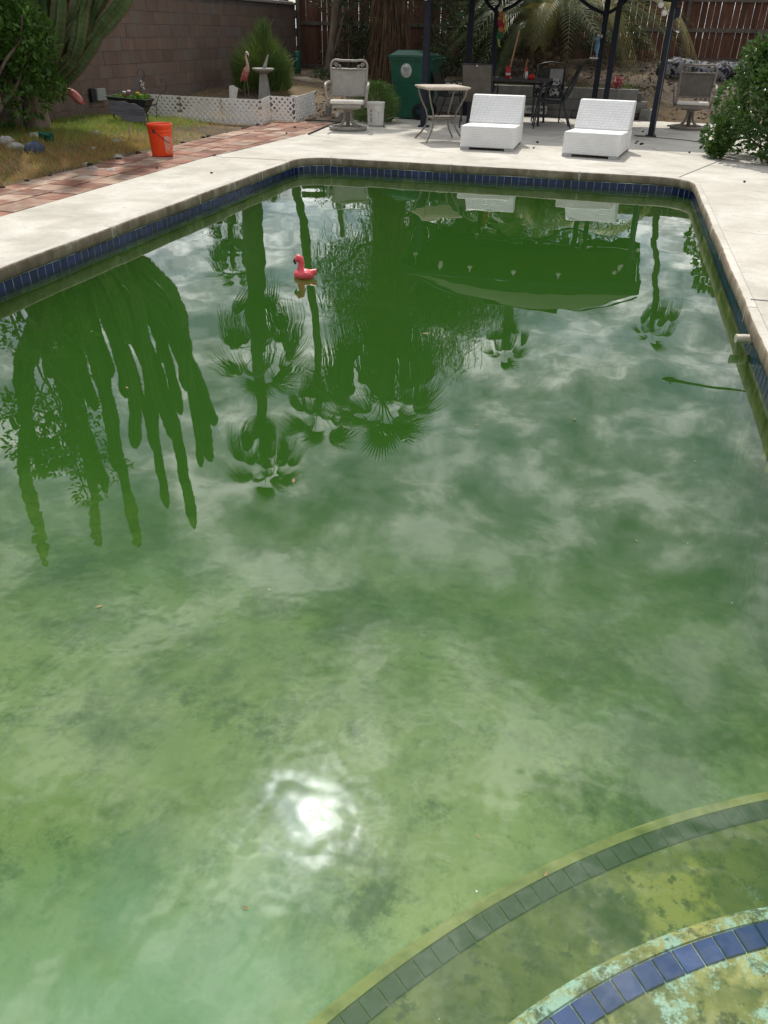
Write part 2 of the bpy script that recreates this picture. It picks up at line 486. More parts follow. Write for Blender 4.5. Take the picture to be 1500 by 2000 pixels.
DECK_EDGE = [(-4.95, -4.0), (-4.95, 9.6), (-4.86, 10.8), (-4.70, 12.6), (-4.72, 13.4), (-4.78, 14.4), (-4.55, 15.4), (-4.45, 16.55), (-2.0, 17.2), (0.8, 17.5), (3.0, 17.55), (8.0, 17.6)]


def build_deck():
    mb = MB()
    a0, a1, b0, b1 = PX0 - 0.06, PX1 + 0.06, PY0 - 0.06, PY1 + 0.06

    def poly(p): mb.add([(x, y, 0.0) for x, y in p], [tuple(range(len(p)))])
    poly([(-4.95, -4.0), (a0, -4.0), (a0, b1), (-4.86, b1), (-4.95, 9.6)])
    poly([(a0, -4), (8, -4), (8, b0), (a1, b0), (a0, b0)])
    poly([(a1, b0), (8, b0), (8, b1), (a1, b1)])
    poly([(8, b1), (8, 17.6), (3.0, 17.55), (0.8, 17.5), (-2.0, 17.2), (-4.45, 16.55), (-4.55, 15.4), (-4.78, 14.4), (-4.72, 13.4), (-4.70, 12.6), (-4.86, b1), (a0, b1), (a1, b1)])
    rr = 0.46
    for (cx, cy_, a, c) in ((a1 - rr, b0 + rr, -90, (a1, b0)), (a1 - rr, b1 - rr, 0, (a1, b1)), (a0 + rr, b1 - rr, 90, (a0, b1)), (a0 + rr, b0 + rr, 180, (a0, b0))):
        arc = [(cx + rr * math.cos(R(a + 90 * k / 12)), cy_ + rr * math.sin(R(a + 90 * k / 12))) for k in range(13)]
        poly([c] + arc[::-1])
    # slab edge skirt
    for p, q in zip(DECK_EDGE[:-1], DECK_EDGE[1:]):
        mb.add([(p[0], p[1], 0), (q[0], q[1], 0), (q[0], q[1], -0.12), (p[0], p[1], -0.12)], [(0, 1, 2, 3)])
    d = struct(mb.build('pool_deck', 'concrete'))
    # control joints and cracks in the slab

    def crack(pts, w, name='joint', wob=0.0):
        rnd = random.Random(int(pts[0][0] * 100 + pts[0][1] * 10)); path = []
        for p, q in zip(pts[:-1], pts[1:]):
            n = max(2, int(math.hypot(q[0] - p[0], q[1] - p[1]) / 0.07)) if wob else 2
            for k in range(n):
                u = k / n; path.append((p[0] + (q[0] - p[0]) * u + rnd.uniform(-wob, wob), p[1] + (q[1] - p[1]) * u + rnd.uniform(-wob, wob)))
        path.append(pts[-1]); m = MB(); vs = []; fs = []
        for i, p in enumerate(path):
            a, b = path[max(0, i - 1)], path[min(len(path) - 1, i + 1)]
            t = Vector((b[0] - a[0], b[1] - a[1], 0)).normalized(); nrm = Vector((-t.y, t.x, 0)); ww = w * (rnd.uniform(0.4, 1.2) if wob else 1)
            vs += [Vector((p[0], p[1], 0.003)) + nrm * ww, Vector((p[0], p[1], 0.003)) - nrm * ww]
            if i: fs.append((2 * i - 2, 2 * i - 1, 2 * i + 1, 2 * i))
        m.add(vs, fs); m.build(name, 'joint_dark', d)
    crack([(0.80, 10.33), (1.25, 11.6), (1.9, 13.4)], 0.008)
    crack([(0.98, 5.28), (2.4, 5.30), (4, 5.3)], 0.008)
    crack([(-3.93, 9.85), (-4.9, 9.8)], 0.008)
    crack([(1.0, 7.4), (2.2, 7.1), (3.2, 7.3)], 0.003, 'crack', 0.02)
    crack([(0.3, 13.15), (0.55, 13.05), (0.63, 12.75), (0.95, 12.5), (1.3, 12.45), (1.7, 12.6)], 0.006, 'crack', 0.02)
    crack([(-1.25, 13.1), (-0.95, 13.3), (-0.8, 13.9)], 0.005, 'crack', 0.02)
    crack([(-4.6, 12.5), (-3.6, 12.1), (-2.6, 11.9)], 0.005, 'crack', 0.025)
    crack([(-3.5, 11.2), (-2.9, 11.6), (-2.2, 11.35)], 0.004, 'crack', 0.02)
    crack([(0.2, 14.2), (1.2, 14.1), (2.2, 13.7)], 0.005, 'crack', 0.02)
    crack([(-4.6, 10.9), (-3.5, 10.7), (-2.4, 10.75)], 0.003, 'crack', 0.02)
    # curled dirty stain pits on the right
    return d


deck = build_deck()


def build_pool():
    basin = struct(empty('pool_basin', (0, 0, 0)))
    # shell: walls and sloping floor
    inn = outline(0.014, 0.40, 0.1)
    mb = MB(); n = len(inn)

    def fz(y): return -0.62 - 0.10 * sstep(1.0, 2.6, y) - 1.7 * sstep(1.7, 7.8, y)
    zs = [-0.196, -0.40, -0.55]
    vs = [(p.x, p.y, z) for z in zs for p in inn] + [(p.x, p.y, fz(p.y)) for p in inn]
    fs = [(k * n + i, (k + 1) * n + i, (k + 1) * n + (i + 1) % n, k * n + (i + 1) % n) for k in range(3) for i in range(n)]
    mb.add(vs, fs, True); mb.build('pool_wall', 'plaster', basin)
    gx = np.linspace(PX0 - 0.04, PX1 + 0.04, 30); gy = np.linspace(PY0 - 0.04, PY1 + 0.04, 60)
    v = np.array([(x, y, fz(y) + 0.015 * hnoise(2 * x, 2 * y)) for y in gy for x in gx])
    f = np.array([(j * 30 + i, j * 30 + i + 1, j * 30 + 31 + i, j * 30 + 30 + i) for j in range(59) for i in range(29)])
    link('pool_floor', np_mesh('pool_floor', v, f, 'plaster_floor', True), basin)
    # coping: bull-nosed slab edge in cast lengths
    prof = [(0.062, 0.0, 0), (0.018, 0.0, 0), (0.006, -0.006, 0), (0.0, -0.02, 1), (0.0, -0.078, 1), (0.006, -0.093, 1), (0.03, -0.10, 1), (-0.0, -0.1005, 1)]
    prof = [(0.062, 0.0, 0), (0.020, 0.0, 0), (0.007, -0.005, 0), (0.0, -0.020, 1), (0.001, -0.078, 1), (0.010, -0.096, 1), (0.07, -0.099, 1)]
    rings = []
    NP = 440
    base = outline(0.0, 0.40, 0.0655)
    offs = {}
    for (o, z, m) in prof:
        rings.append(o)
    N = len(base)
    # normals along the outline
    nrm = []
    for i in range(N):
        t = (base[(i + 1) % N] - base[i - 1]).normalized(); nrm.append(Vector((t.y, -t.x, 0)))
    seglen = 24; i0 = 8; segs = []
    bounds = list(range(i0, N, seglen))
    rnd = random.Random(3)
    for bi, s in enumerate(bounds):
        e = bounds[bi + 1] if bi + 1 < len(bounds) else N + i0
        m = MB(); idx = list(range(s, e + 1)); vs = []; fs = []; ms = []
        for q, i in enumerate(idx):
            p = base[i % N]; nn_ = nrm[i % N]; t = Vector((-nn_.y, nn_.x, 0))
            sh = 0.004 if q == 0 else (-0.004 if q == len(idx) - 1 else 0)
            wob = 0.0012 * math.sin(i * 1.7) + 0.0025 * math.sin(i * 0.31) + rnd.uniform(-0.0008, 0.0008)
            for (o, z, mm) in prof:
                edge = 1.0 if 0.0 <= o < 0.03 else 0.0
                vs.append(p + t * sh + nn_ * (o + wob * edge) + Vector((0, 0, z + (0.4 * wob if z < -0.003 else 0))))
        K = len(prof)
        for q in range(len(idx) - 1):
            for k in range(K - 1):
                fs.append((q * K + k, (q + 1) * K + k, (q + 1) * K + k + 1, q * K + k + 1)); ms.append(1 if prof[k][2] or prof[k + 1][2] else 0)
        b0 = len(m.f); m.add(vs, fs, True); m.m = ms
        # end caps
        for q in (0, len(idx) - 1): m.mi = 1; m.add([vs[q * K + k] for k in range(K)], [tuple(range(K))], False)
        m.build('coping', ['concrete', 'coping_face'], basin)
        # pale mortar smear in the joint
        p = base[s % N]; nn_ = nrm[s % N]; t = Vector((-nn_.y, nn_.x, 0)); w = rnd.uniform(0.006, 0.02)
        j = MB(); j.add([p - t * w * 0.6 - nn_ * 0.0035 + Vector((0, 0, -0.012)), p + t * w * 0.7 - nn_ * 0.0035 + Vector((0, 0, -0.02)), p + t * w * 0.4 - nn_ * 0.0035 + Vector((0, 0, -0.09)), p - t * w * 0.3 - nn_ * 0.0035 + Vector((0, 0, -0.093))], [(0, 1, 2, 3)])
        j.add([p - t * 0.006 + nn_ * 0.02 + Vector((0, 0, -0.06)), p + t * 0.006 + nn_ * 0.02 + Vector((0, 0, -0.06)), p + t * 0.006 + nn_ * 0.02, p - t * 0.006 + nn_ * 0.02], [(0, 1, 2, 3)])
        j.build('coping_joint', 'mortar_white', basin)
    # grout backing band
    g = MB(); gb = outline(0.020, 0.40, 0.05); n = len(gb)
    g.add([(p.x, p.y, -0.097) for p in gb] + [(p.x, p.y, -0.2) for p in gb], [(i, (i + 1) % n, n + (i + 1) % n, n + i) for i in range(n)]); g.build('grout_band', 'grout', basin)
    # band of single blue tiles
    tb = MB(); w, h, d = 0.0855, 0.090, 0.003
    tb.add([(-w / 2, 0, -h / 2), (w / 2, 0, -h / 2), (w / 2, 0, h / 2), (-w / 2, 0, h / 2), (-w / 2 + .003, -d, -h / 2 + .003), (w / 2 - .003, -d, -h / 2 + .003), (w / 2 - .003, -d, h / 2 - .003), (-w / 2 + .003, -d, h / 2 - .003)],
           [(4, 5, 6, 7), (0, 1, 5, 4), (1, 2, 6, 5), (2, 3, 7, 6), (3, 0, 4, 7)])
    tme = tb.mesh('tile', 'blue_tile')
    path = outline(0.020, 0.40, 0.0905); N = len(path)
    for i, p in enumerate(path):
        q = path[(i + 1) % N]; mid = (p + q) / 2; t = (q - p).normalized()
        if mid.y < 0.35: continue
        # outward normal = (t.y,-t.x); the tile faces inward
        ang = math.atan2(t.y, t.x) + math.pi
        o = link('tile', tme, basin, (mid.x, mid.y, -0.148 + random.uniform(-0.0012, 0.0012)), (random.uniform(-.01, .01), 0, ang + random.uniform(-.008, .008)))
    # corner steps
    for (cx, cy_, rm, z, zb, aa, ab) in ((1.367, -0.34, 1.681, -0.285, -0.50, 100, 168), (2.155, -0.954, 3.01, -0.50, -0.70, 111, 162)):
        r = rm + 0.064; m = MB(); K = 60; vs = []; fs = []
        pr = [(0.2, z), (rm - 0.030, z), (rm - 0.027, z - 0.004), (rm + 0.027, z - 0.004), (rm + 0.030, z), (r - 0.014, z), (r, z - 0.014), (r, zb - 0.02)]
        for k in range(K + 1):
            a = R(aa + (ab - aa) * k / K)
            for (q, zz) in pr: vs.append((cx + q * math.cos(a), cy_ + q * math.sin(a), zz))
        P = len(pr)
        for k in range(K):
            for q in range(P - 1): fs.append((k * P + q, k * P + q + 1, (k + 1) * P + q + 1, (k + 1) * P + q))
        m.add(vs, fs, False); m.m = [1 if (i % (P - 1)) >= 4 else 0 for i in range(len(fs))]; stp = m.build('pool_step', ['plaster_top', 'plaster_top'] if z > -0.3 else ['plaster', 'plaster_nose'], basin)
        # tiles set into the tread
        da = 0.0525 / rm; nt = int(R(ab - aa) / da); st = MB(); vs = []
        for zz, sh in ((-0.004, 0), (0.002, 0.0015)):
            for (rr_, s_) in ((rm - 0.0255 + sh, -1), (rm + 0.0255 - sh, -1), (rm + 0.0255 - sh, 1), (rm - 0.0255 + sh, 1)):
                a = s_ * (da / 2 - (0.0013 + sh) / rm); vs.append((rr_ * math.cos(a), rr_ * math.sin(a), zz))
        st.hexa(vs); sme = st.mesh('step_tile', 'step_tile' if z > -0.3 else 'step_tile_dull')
        for k in range(nt):
            link('step_tile', sme, stp, (cx, cy_, z + random.uniform(-.001, .001)), (0, 0, R(aa) + da * (k + 0.5)))
    # return spout on the right wall
    sp = MB(); sp.smooth = True
    for (r0, ln, a, b) in ((0.030, 0, 0.0, 0.085),):
        sp.tube([(PX1 + 0.015, 4.80, -0.100), (PX1 - 0.03, 4.80, -0.101), (PX1 - 0.068, 4.795, -0.104)], [0.025, 0.025, 0.024], 16)
        sp.tube([(PX1 - 0.068, 4.795, -0.104), (PX1 - 0.074, 4.794, -0.1045)], [0.027, 0.027], 16)
        sp.tube([(PX1 + 0.016, 4.80, -0.100), (PX1 + 0.004, 4.80, -0.100)], 0.034, 16)
    tag(sp.build('water_spout', 'pvc_old'), 'short cream plastic pipe spout poking out of the right tile band above the green water', 'pipe')
    # water body
    # gently rippled top, closed box below it
    x0, x1, y0, y1 = PX0 - 0.06, PX1 + 0.06, PY0 - 0.06, PY1 + 0.06
    yl = np.concatenate([np.arange(y0, 2.0, 0.0085), np.arange(2.0, 3.4, 0.015), np.arange(3.4, y1, 0.026), [y1]])
    nx, ny = 520, len(yl)
    gx, gy = np.meshgrid(np.linspace(x0, x1, nx), yl)

    def vnoise(x, y, seed):
        g = np.random.default_rng(seed).random((64, 64)); xi = np.floor(x).astype(int); yi = np.floor(y).astype(int)
        u = x - xi; v = y - yi; u = u * u * u * (u * (6 * u - 15) + 10); v = v * v * v * (v * (6 * v - 15) + 10)
        q = lambda a, b: g[(yi + b) % 64, (xi + a) % 64]
        return (q(0, 0) * (1 - u) + q(1, 0) * u) * (1 - v) + (q(0, 1) * (1 - u) + q(1, 1) * u) * v
    h = 0.0030 * vnoise(gx * 1.3 + 2, gy * 1.0, 1) + 0.0012 * vnoise(gx * 3.1, gy * 2.4 + 5, 2) + 0.00020 * vnoise(gx * 8.5 + gy * 2, gy * 7.5 - gx * 2, 3)
    h += 0.0009 * vnoise(gx * 9 + gy * 4, gy * 9 - gx * 3, 4) * np.exp(-((gy - 1.0) / 0.9) ** 2)
    # small lens-like wavelets where the breeze touches the near water
    cs_ = 0.043; gr = np.random.default_rng(8); jx, jy = gr.random((256, 256)), gr.random((256, 256)); near = gy[:, 0] < 3.2
    qx, qy = gx[near] / cs_, gy[near] / cs_ ; ix, iy = np.floor(qx).astype(int), np.floor(qy).astype(int); best = np.full(qx.shape, 9.0)
    for a_ in (-1, 0, 1):
        for b_ in (-1, 0, 1):
            cx_, cy2 = ix + a_, iy + b_; dx = cx_ + jx[cx_ % 256, cy2 % 256] - qx; dy = cy2 + jy[cx_ % 256, cy2 % 256] - qy; best = np.minimum(best, dx * dx + dy * dy)
    h[near] += -0.29 * np.minimum(best, 1.0) * cs_ * cs_ * np.exp(-((gy[near] - 1.1) / 0.75) ** 2)
    v = np.stack([gx, gy, WATER_Z - 0.002 + h], -1).reshape(-1, 3)
    q = (np.arange(ny - 1)[:, None] * nx + np.arange(nx - 1)[None, :]).ravel()
    f = [tuple(r) for r in np.stack([q, q + 1, q + nx + 1, q + nx], -1).tolist()]
    B = len(v); zb = -2.9
    v = [tuple(r) for r in v.tolist()] + [(x0, y0, zb), (x1, y0, zb), (x1, y1, zb), (x0, y1, zb)]
    bot = list(range(nx)); top = [(ny - 1) * nx + i for i in range(nx)]; lef = [j * nx for j in range(ny)]; rig = [j * nx + nx - 1 for j in range(ny)]
    f += [tuple([B, B + 1] + bot[::-1]), tuple([B + 2, B + 3] + top), tuple([B + 3, B] + lef), tuple([B + 1, B + 2] + rig[::-1]), (B + 3, B + 2, B + 1, B)]
    me = bpy.data.meshes.new('pool_water'); me.from_pydata(v, [], f); me.materials.append(MATS['pool_water'])
    me.polygons.foreach_set('use_smooth', [True] * (len(f) - 5) + [False] * 5)
    # keep the top's shading free of the side walls
    for e in me.edges: pass
    me.update()
    struct(link('pool_water', me))


pm('pvc_old', (0.62, 0.58, 0.48), (0.5, 0.46, 0.36), scale=20, rough=0.5)
build_pool()


def build_pavers():
    path = struct(empty('brick_path', (0, 0, 0)))
    m = MB(); m.add([(-5.95, -3, -0.024), (-4.3, -3, -0.024), (-4.3, 14.6, -0.024), (-5.95, 14.6, -0.024)], [(0, 1, 2, 3)]); m.build('mortar_bed', 'paver_mortar', path)
    rnd = random.Random(5); S = 0.312

    def edge_x(y):
        for p, q in zip(DECK_EDGE[:-1], DECK_EDGE[1:]):
            if p[1] <= y <= q[1] and q[1] > p[1]: return p[0] + (q[0] - p[0]) * (y - p[1]) / (q[1] - p[1])
        return -4.5
    pm_ = []
    for k in range(4):
        b = MB(); b.box((0, 0, 0), (S - 0.014, S - 0.014, 0.03), bev=0.004); pm_.append(b)
    meA = pm_[0].mesh('paver', 'paver'); meB = pm_[1].mesh('paver', 'paver_pale')
    y = 2.0
    row = 0
    while y < 14.45:
        for c in range(5):
            x = -5.93 + S * (c + 0.5)
            if x - S / 2 > edge_x(min(y, 14.3)) - 0.02: continue
            pale = rnd.random() < (0.22 if y < 9 else 0.32)
            link('paver', meB if pale else meA, path, (x + rnd.uniform(-.004, .004), y + S / 2 + (0.1 if c % 2 else 0) + rnd.uniform(-.004, .004), -0.0235 + rnd.uniform(-.003, .002)), (rnd.uniform(-.008, .008), rnd.uniform(-.008, .008), rnd.uniform(-.015, .015)))
        y += S; row += 1


build_pavers()


def build_block_wall():
    w = empty('block_wall', (-8.5, 16.5, 0.0))
    tag(w, 'tall brown concrete block wall along the left side behind the lattice edging', 'wall')
    m = MB(); m.box((-0.1, 0, 0.96), (0.16, 11.9, 1.92)); m.build('mortar_core', 'block_mortar', w)
    b = MB(); b.box((0, 0, 0), (0.06, 0.396, 0.1925), bev=0.005); me = b.mesh('block', 'block')
    rnd = random.Random(9)
    for c in range(9):
        z = 0.1 + 0.2005 * c + 0.02
        n = 29
        for k in range(n + 1):
            y = -5.8 + 0.4015 * (k + (0.5 if c % 2 else 0))
            if y > 5.85 or y < -5.85: continue
            link('block', me, w, (-0.045 + rnd.uniform(-.0025, .0025), y, z), (0, 0, rnd.uniform(-.004, .004)))
    m = MB(); m.box((-0.1, -9.2, 0.96), (0.2, 6.5, 1.92)); m.build('plain_end', 'block', w)
    m = MB(); m.box((-0.1, -3.2, 1.945), (0.26, 18.3, 0.05), bev=0.01); m.build('wall_cap', 'wall_cap', w)
    m = MB(); m.tube([(-0.02, y, 1.985 + 0.006 * math.sin(y)) for y in np.linspace(-5, 5.8, 20)], 0.014, 8)
    o = m.build('white_conduit', 'white_pipe'); o.location = (-8.5, 16.5, 0); tag(o, 'thin white conduit lying along the top of the brown block wall', 'conduit')


pm('wall_cap', (0.30, 0.27, 0.25), (0.4, 0.37, 0.34), scale=5, rough=0.9)
build_block_wall()


def build_fence():
    f = empty('wood_fence', (0, 22.4, 0))
    tag(f, 'reddish brown wooden plank fence across the far end of the yard', 'fence')
    rnd = random.Random(4); me = []
    for k in range(3):
        b = MB(); b.box((0, 0, 0), (0.138, 0.018, 1.9), bev=0.003); me.append(b.mesh('plank', 'fence_wood'))
    x = -8.42; i = 0
    while x < 6.0:
        step = 0.28 * sstep(-4.5, -3.5, x) if x < 0 else 0.28 + 0.08 * sstep(0.5, 1.5, x)
        z0 = 0.36 + (0.28 if x > -4 else 0) + (0.28 if x > 0.8 else 0)
        zt = 2.25 + 0.02 * rnd.random()
        o = link('plank', rnd.choice(me), f, (x, 0.02 + rnd.uniform(-.004, .004), (z0 + zt) / 2), (0, rnd.uniform(-.006, .006), rnd.uniform(-.02, .02)), (1, 1, (zt - z0) / 1.9))
        x += 0.138 + (rnd.uniform(0.002, 0.006) if rnd.random() < 0.93 else rnd.uniform(0.007, 0.011))
    for (xa, xb, z) in ((-8.45, -4.0, 0.57), (-8.45, 6, 1.53), (-4.0, 0.8, 0.72), (0.8, 6, 0.94), (-8.45, 6, 2.12)):
        b = MB(); b.box(((xa + xb) / 2, -0.012, z), (xb - xa - 0.004, 0.04, 0.085), bev=0.004); b.build('rail', 'fence_rail', f)
    for px in (-8.38, -6.0, -3.6, -1.2, 1.2, 3.6):
        b = MB(); b.box((px, -0.075, 1.15), (0.085, 0.085, 2.2), bev=0.006); b.build('post', 'fence_rail', f)


build_fence()


def build_retaining():
    w = empty('retaining_wall', (0, 17.55, 0))
    tag(w, 'low grey cinder block retaining wall behind the patio table', 'wall')
    m = MB(); m.box((-1.85, 0.09, 0.24), (4.45, 0.14, 0.44)); m.build('mortar_core', 'block_mortar', w)
    b = MB(); b.box((0, 0, 0), (0.394, 0.19, 0.192), bev=0.006); me = b.mesh('block', 'grey_block')
    rnd = random.Random(2)
    for c in range(3):
        for k in range(11):
            x = -4.0 + 0.4 * k + (0.2 if c % 2 else 0) + 0.1
            if x > 0.35: continue
            link('block', me, w, (x + rnd.uniform(-.003, .003), 0.07 + rnd.uniform(-.006, .006), 0.02 + 0.2 * c), (0, 0, rnd.uniform(-.012, .012)))
    # loose hollow block at the end
    b = MB()
    for (cx, cy_, sx, sy) in ((0, -0.08, 0.39, 0.03), (0, 0.08, 0.39, 0.03), (-0.18, 0, 0.03, 0.13), (0, 0, 0.03, 0.13), (0.18, 0, 0.03, 0.13)):
        b.box((cx, cy_, 0.1), (sx, sy, 0.2))
    o = b.build('cinder_block', 'grey_block'); o.location = (0.53, 17.62, -0.0); o.rotation_euler = (0.08, -0.06, 1.3)
    o.location.z = 0.01
    tag(o, 'loose hollow cinder block standing at the right end of the low grey wall', 'cinder block')


build_retaining()

# ================================================================== VEGETATION
leafmat('leaf_glossy', (0.030, 0.075, 0.014), (0.080, 0.155, 0.03), rough=0.32, trans=0.25, scale=2.0, spec=0.5)
leafmat('leaf_lime', (0.045, 0.115, 0.014), (0.10, 0.20, 0.03), rough=0.38, trans=0.35, scale=2.0, spec=0.45)
leafmat('leaf_dark', (0.02, 0.04, 0.012), (0.05, 0.085, 0.025), rough=0.5, trans=0.25)
leafmat('leaf_feather', (0.045, 0.055, 0.025), (0.085, 0.095, 0.045), rough=0.6, trans=0.3)
leafmat('stick_green', (0.045, 0.095, 0.018), (0.12, 0.18, 0.035), rough=0.5, trans=0.2, scale=1.2)
leafmat('fern_green', (0.05, 0.12, 0.02), (0.13, 0.22, 0.05), rough=0.5, trans=0.35)
leafmat('palm_fan', (0.035, 0.065, 0.02), (0.08, 0.12, 0.04), rough=0.5, trans=0.25)
leafmat('palm_date', (0.05, 0.075, 0.025), (0.13, 0.16, 0.055), rough=0.45, trans=0.3, scale=1.0)
leafmat('palm_yellow', (0.20, 0.20, 0.06), (0.30, 0.26, 0.09), rough=0.5, trans=0.35)
leafmat('palm_dead', (0.085, 0.052, 0.028), (0.17, 0.11, 0.06), rough=0.8, trans=0.15)
leafmat('grass_green', (0.11, 0.23, 0.035), (0.24, 0.36, 0.07), rough=0.6, trans=0.35, scale=1.4)
leafmat('grass_dry', (0.29, 0.18, 0.06), (0.46, 0.32, 0.115), rough=0.8, trans=0.3, scale=1.2)
pm('litter', (0.07, 0.05, 0.033), (0.21, 0.165, 0.115), scale=1.5, rough=0.9)
pm('bark', (0.10, 0.075, 0.055), (0.20, 0.16, 0.12), scale=8, rough=0.95, bump=0.012, bscale=14, stretch=(1, 1, 0.3))
pm('palm_bark', (0.055, 0.043, 0.032), (0.115, 0.09, 0.068), scale=5, rough=0.95, bump=0.02, bscale=8, stretch=(1, 1, 2.0))
pm('cactus_skin', (0.045, 0.085, 0.028), (0.10, 0.15, 0.055), scale=3, rough=0.55, bump=0.003, bscale=30, c3=(0.20, 0.17, 0.10), s3=1.6, lo3=0.58, hi3=0.72)
pm('cactus_wood', (0.16, 0.115, 0.08), (0.26, 0.20, 0.15), scale=7, rough=0.95, bump=0.012, bscale=20, stretch=(1, 1, 0.4))
pm('spine', (0.22, 0.17, 0.10), rough=0.8)


def frames(d):
    """orthonormal frames for direction array d (N,3)"""
    d = d / (np.linalg.norm(d, axis=1, keepdims=True) + 1e-9)
    r = RNG.normal(size=d.shape); s = np.cross(d, r); s /= (np.linalg.norm(s, axis=1, keepdims=True) + 1e-9)
    return d, s, np.cross(s, d)


def leaf_mesh(name, pos, axis, size, mat, ratio=0.5, fold=0.25, flat=None):
    d, s, n = frames(np.asarray(axis, float))
    if flat is not None:      # bias leaf blades to face up
        up = np.array([0, 0, 1.0]); s2 = np.cross(d, up + RNG.normal(size=d.shape) * flat); s2 /= (np.linalg.norm(s2, axis=1, keepdims=True) + 1e-9)
        s = s2; n = np.cross(s, d)
    L = np.asarray(size, float)[:, None]
    p = np.asarray(pos, float)
    a = p; b = p + d * L * 0.45 + s * L * ratio * 0.5 + n * L * fold * 0.3; c = p + d * L - n * L * 0.12; e = p + d * L * 0.45 - s * L * ratio * 0.5 + n * L * fold * 0.3
    m = p + d * L * 0.5
    N = len(p); v = np.stack([a, b, c, e, m], 1).reshape(-1, 3)
    i = np.arange(N)[:, None] * 5
    f = np.concatenate([i + np.array([[0, 1, 4]]), i + np.array([[1, 2, 4]]), i + np.array([[2, 3, 4]]), i + np.array([[3, 0, 4]])], 0)
    return np_mesh(name, v, f, mat, True)


def strip_mesh(name, pos, axis, length, width, mat, bend=0.3, gravity=0.0, segs=3):
    """thin tapering blades"""
    d, s, n = frames(np.asarray(axis, float)); N = len(d)
    L = np.asarray(length, float)[:, None]; W = np.asarray(width, float)[:, None] if np.ndim(width) else np.full((N, 1), width)
    b = RNG.uniform(-bend, bend, size=(N, 1)); rows = []
    for k in range(segs + 1):
        u = k / segs
        c = pos + d * L * u + n * L * b * u * u + np.array([0, 0, -1.0]) * L * gravity * u * u
        w = W * (1 - 0.85 * u)
        rows += [c + s * w, c - s * w]
    v = np.stack(rows, 1); K = 2 * (segs + 1)
    i = np.arange(N)[:, None] * K
    f = np.concatenate([i + np.array([[2 * k, 2 * k + 1, 2 * k + 3, 2 * k + 2]]) for k in range(segs)], 0)
    return np_mesh(name, v.reshape(-1, 3), f, mat, True)


def clumps(n, centers, radii, shell=0.55):
    """points spread through a set of ellipsoidal clumps, denser to the outside; returns points and outward directions"""
    k = RNG.integers(0, len(centers), n); c = np.asarray(centers, float)[k]; r = np.asarray(radii, float)[k]
    u = RNG.normal(size=(n, 3)); u /= np.linalg.norm(u, axis=1, keepdims=True)
    q = (shell + (1 - shell) * RNG.random((n, 1))) ** 0.6
    return c + u * r * q, u


def limb(mb, a, b, r0, r1, n=6, wob=0.08, rnd=random):
    a, b = Vector(a), Vector(b); pts = []; L = (b - a).length
    for k in range(n + 1):
        u = k / n; p = a.lerp(b, u)
        if 0 < k < n: p += Vector((rnd.uniform(-1, 1), rnd.uniform(-1, 1), rnd.uniform(-.5, .5))) * wob * L * 0.5
        pts.append(p)
    mb.tube(pts, [r0 + (r1 - r0) * k / n for k in range(n + 1)], 7)
    return pts


def shrub(name, label, cat, base, cents, rads, n, size, mat, up=0.5, ratio=0.5, ground=None, stems=9, group=None, shell=0.5, srad=0.018):
    t = empty(name, base); tag(t, label, cat, group)
    pos, out = clumps(n, cents, rads, shell)
    ax = out * 0.7 + RNG.normal(size=out.shape) * 0.55 + np.array([0, 0, up])
    if ground is not None: pos[:, 2] = np.maximum(pos[:, 2], ground)
    me = leaf_mesh('foliage', pos, ax, RNG.uniform(size * 0.45, size * 1.4, n), mat, ratio)
    link('foliage', me, t)
    m = MB(); rnd = random.Random(len(label)); cs = list(cents)
    for k in range(stems):
        c = cs[k % len(cs)]; limb(m, (rnd.uniform(-.08, .08), rnd.uniform(-.08, .08), -0.05), (c[0] + rnd.uniform(-.15, .15), c[1] + rnd.uniform(-.15, .15), c[2] + rnd.uniform(-.05, .25)), srad, srad * 0.3, 6, 0.12, rnd)
    m.build('stem', 'bark', t)
    return t


# --- glossy shrub at the right edge of the deck
cs = []; rs = []
_r = random.Random(21)
for k in range(48):
    z = _r.uniform(0.12, 1.28); w = 0.80 - 0.36 * max(0, z - 0.6)
    a = _r.uniform(0, 6.28); q = w * math.sqrt(_r.uniform(0.15, 1))
    cs.append((q * math.cos(a), q * math.sin(a) * 0.9, z)); rs.append((_r.uniform(.2, .3), _r.uniform(.2, .3), _r.uniform(.17, .26)))
cs += [(-.28, 0, 1.38), (.12, -.1, 1.42), (.4, .1, 1.3), (-.42, -.1, 1.12), (-.75, -.15, 0.12), (-.68, -.2, 0.3)]; rs += [(.09, .09, .16), (.12, .12, .15), (.14, .14, .16), (.13, .13, .15), (.12, .12, .09), (.14, .14, .16)]
shrub('shrub', 'tall glossy green shrub growing through the deck at the right edge', 'shrub', (2.10, 12.40, 0.0), cs, rs, 23000, 0.068, 'leaf_glossy', up=0.25, ratio=0.55, ground=0.02, stems=14)

# --- leafy citrus-like tree in front of the cactus on the left
cs = []; rs = []
for k in range(46):
    z = _r.uniform(0.35, 4.9); w = 0.85 if z < 2.4 else 0.75
    a = _r.uniform(0, 6.28); q = w * math.sqrt(_r.uniform(0.1, 1))
    cs.append((q * math.cos(a), q * math.sin(a), z)); rs.append((_r.uniform(.22, .36), _r.uniform(.22, .36), _r.uniform(.2, .4)))
cs += [(.55, .5, .9), (.75, .55, .62), (.5, .1, 1.5), (.5, .3, .45), (.7, .4, 1.35)]; rs += [(.28, .28, .22), (.2, .2, .16), (.3, .3, .3), (.3, .3, .2), (.22, .22, .2)]
shrub('leafy_tree', 'bright green leafy tree crowding the cactus at the left edge', 'tree', (-8.05, 9.55, 0.08), cs, rs, 13000, 0.085, 'leaf_lime', up=-0.1, ratio=0.42, ground=0.15, stems=16, srad=0.035)


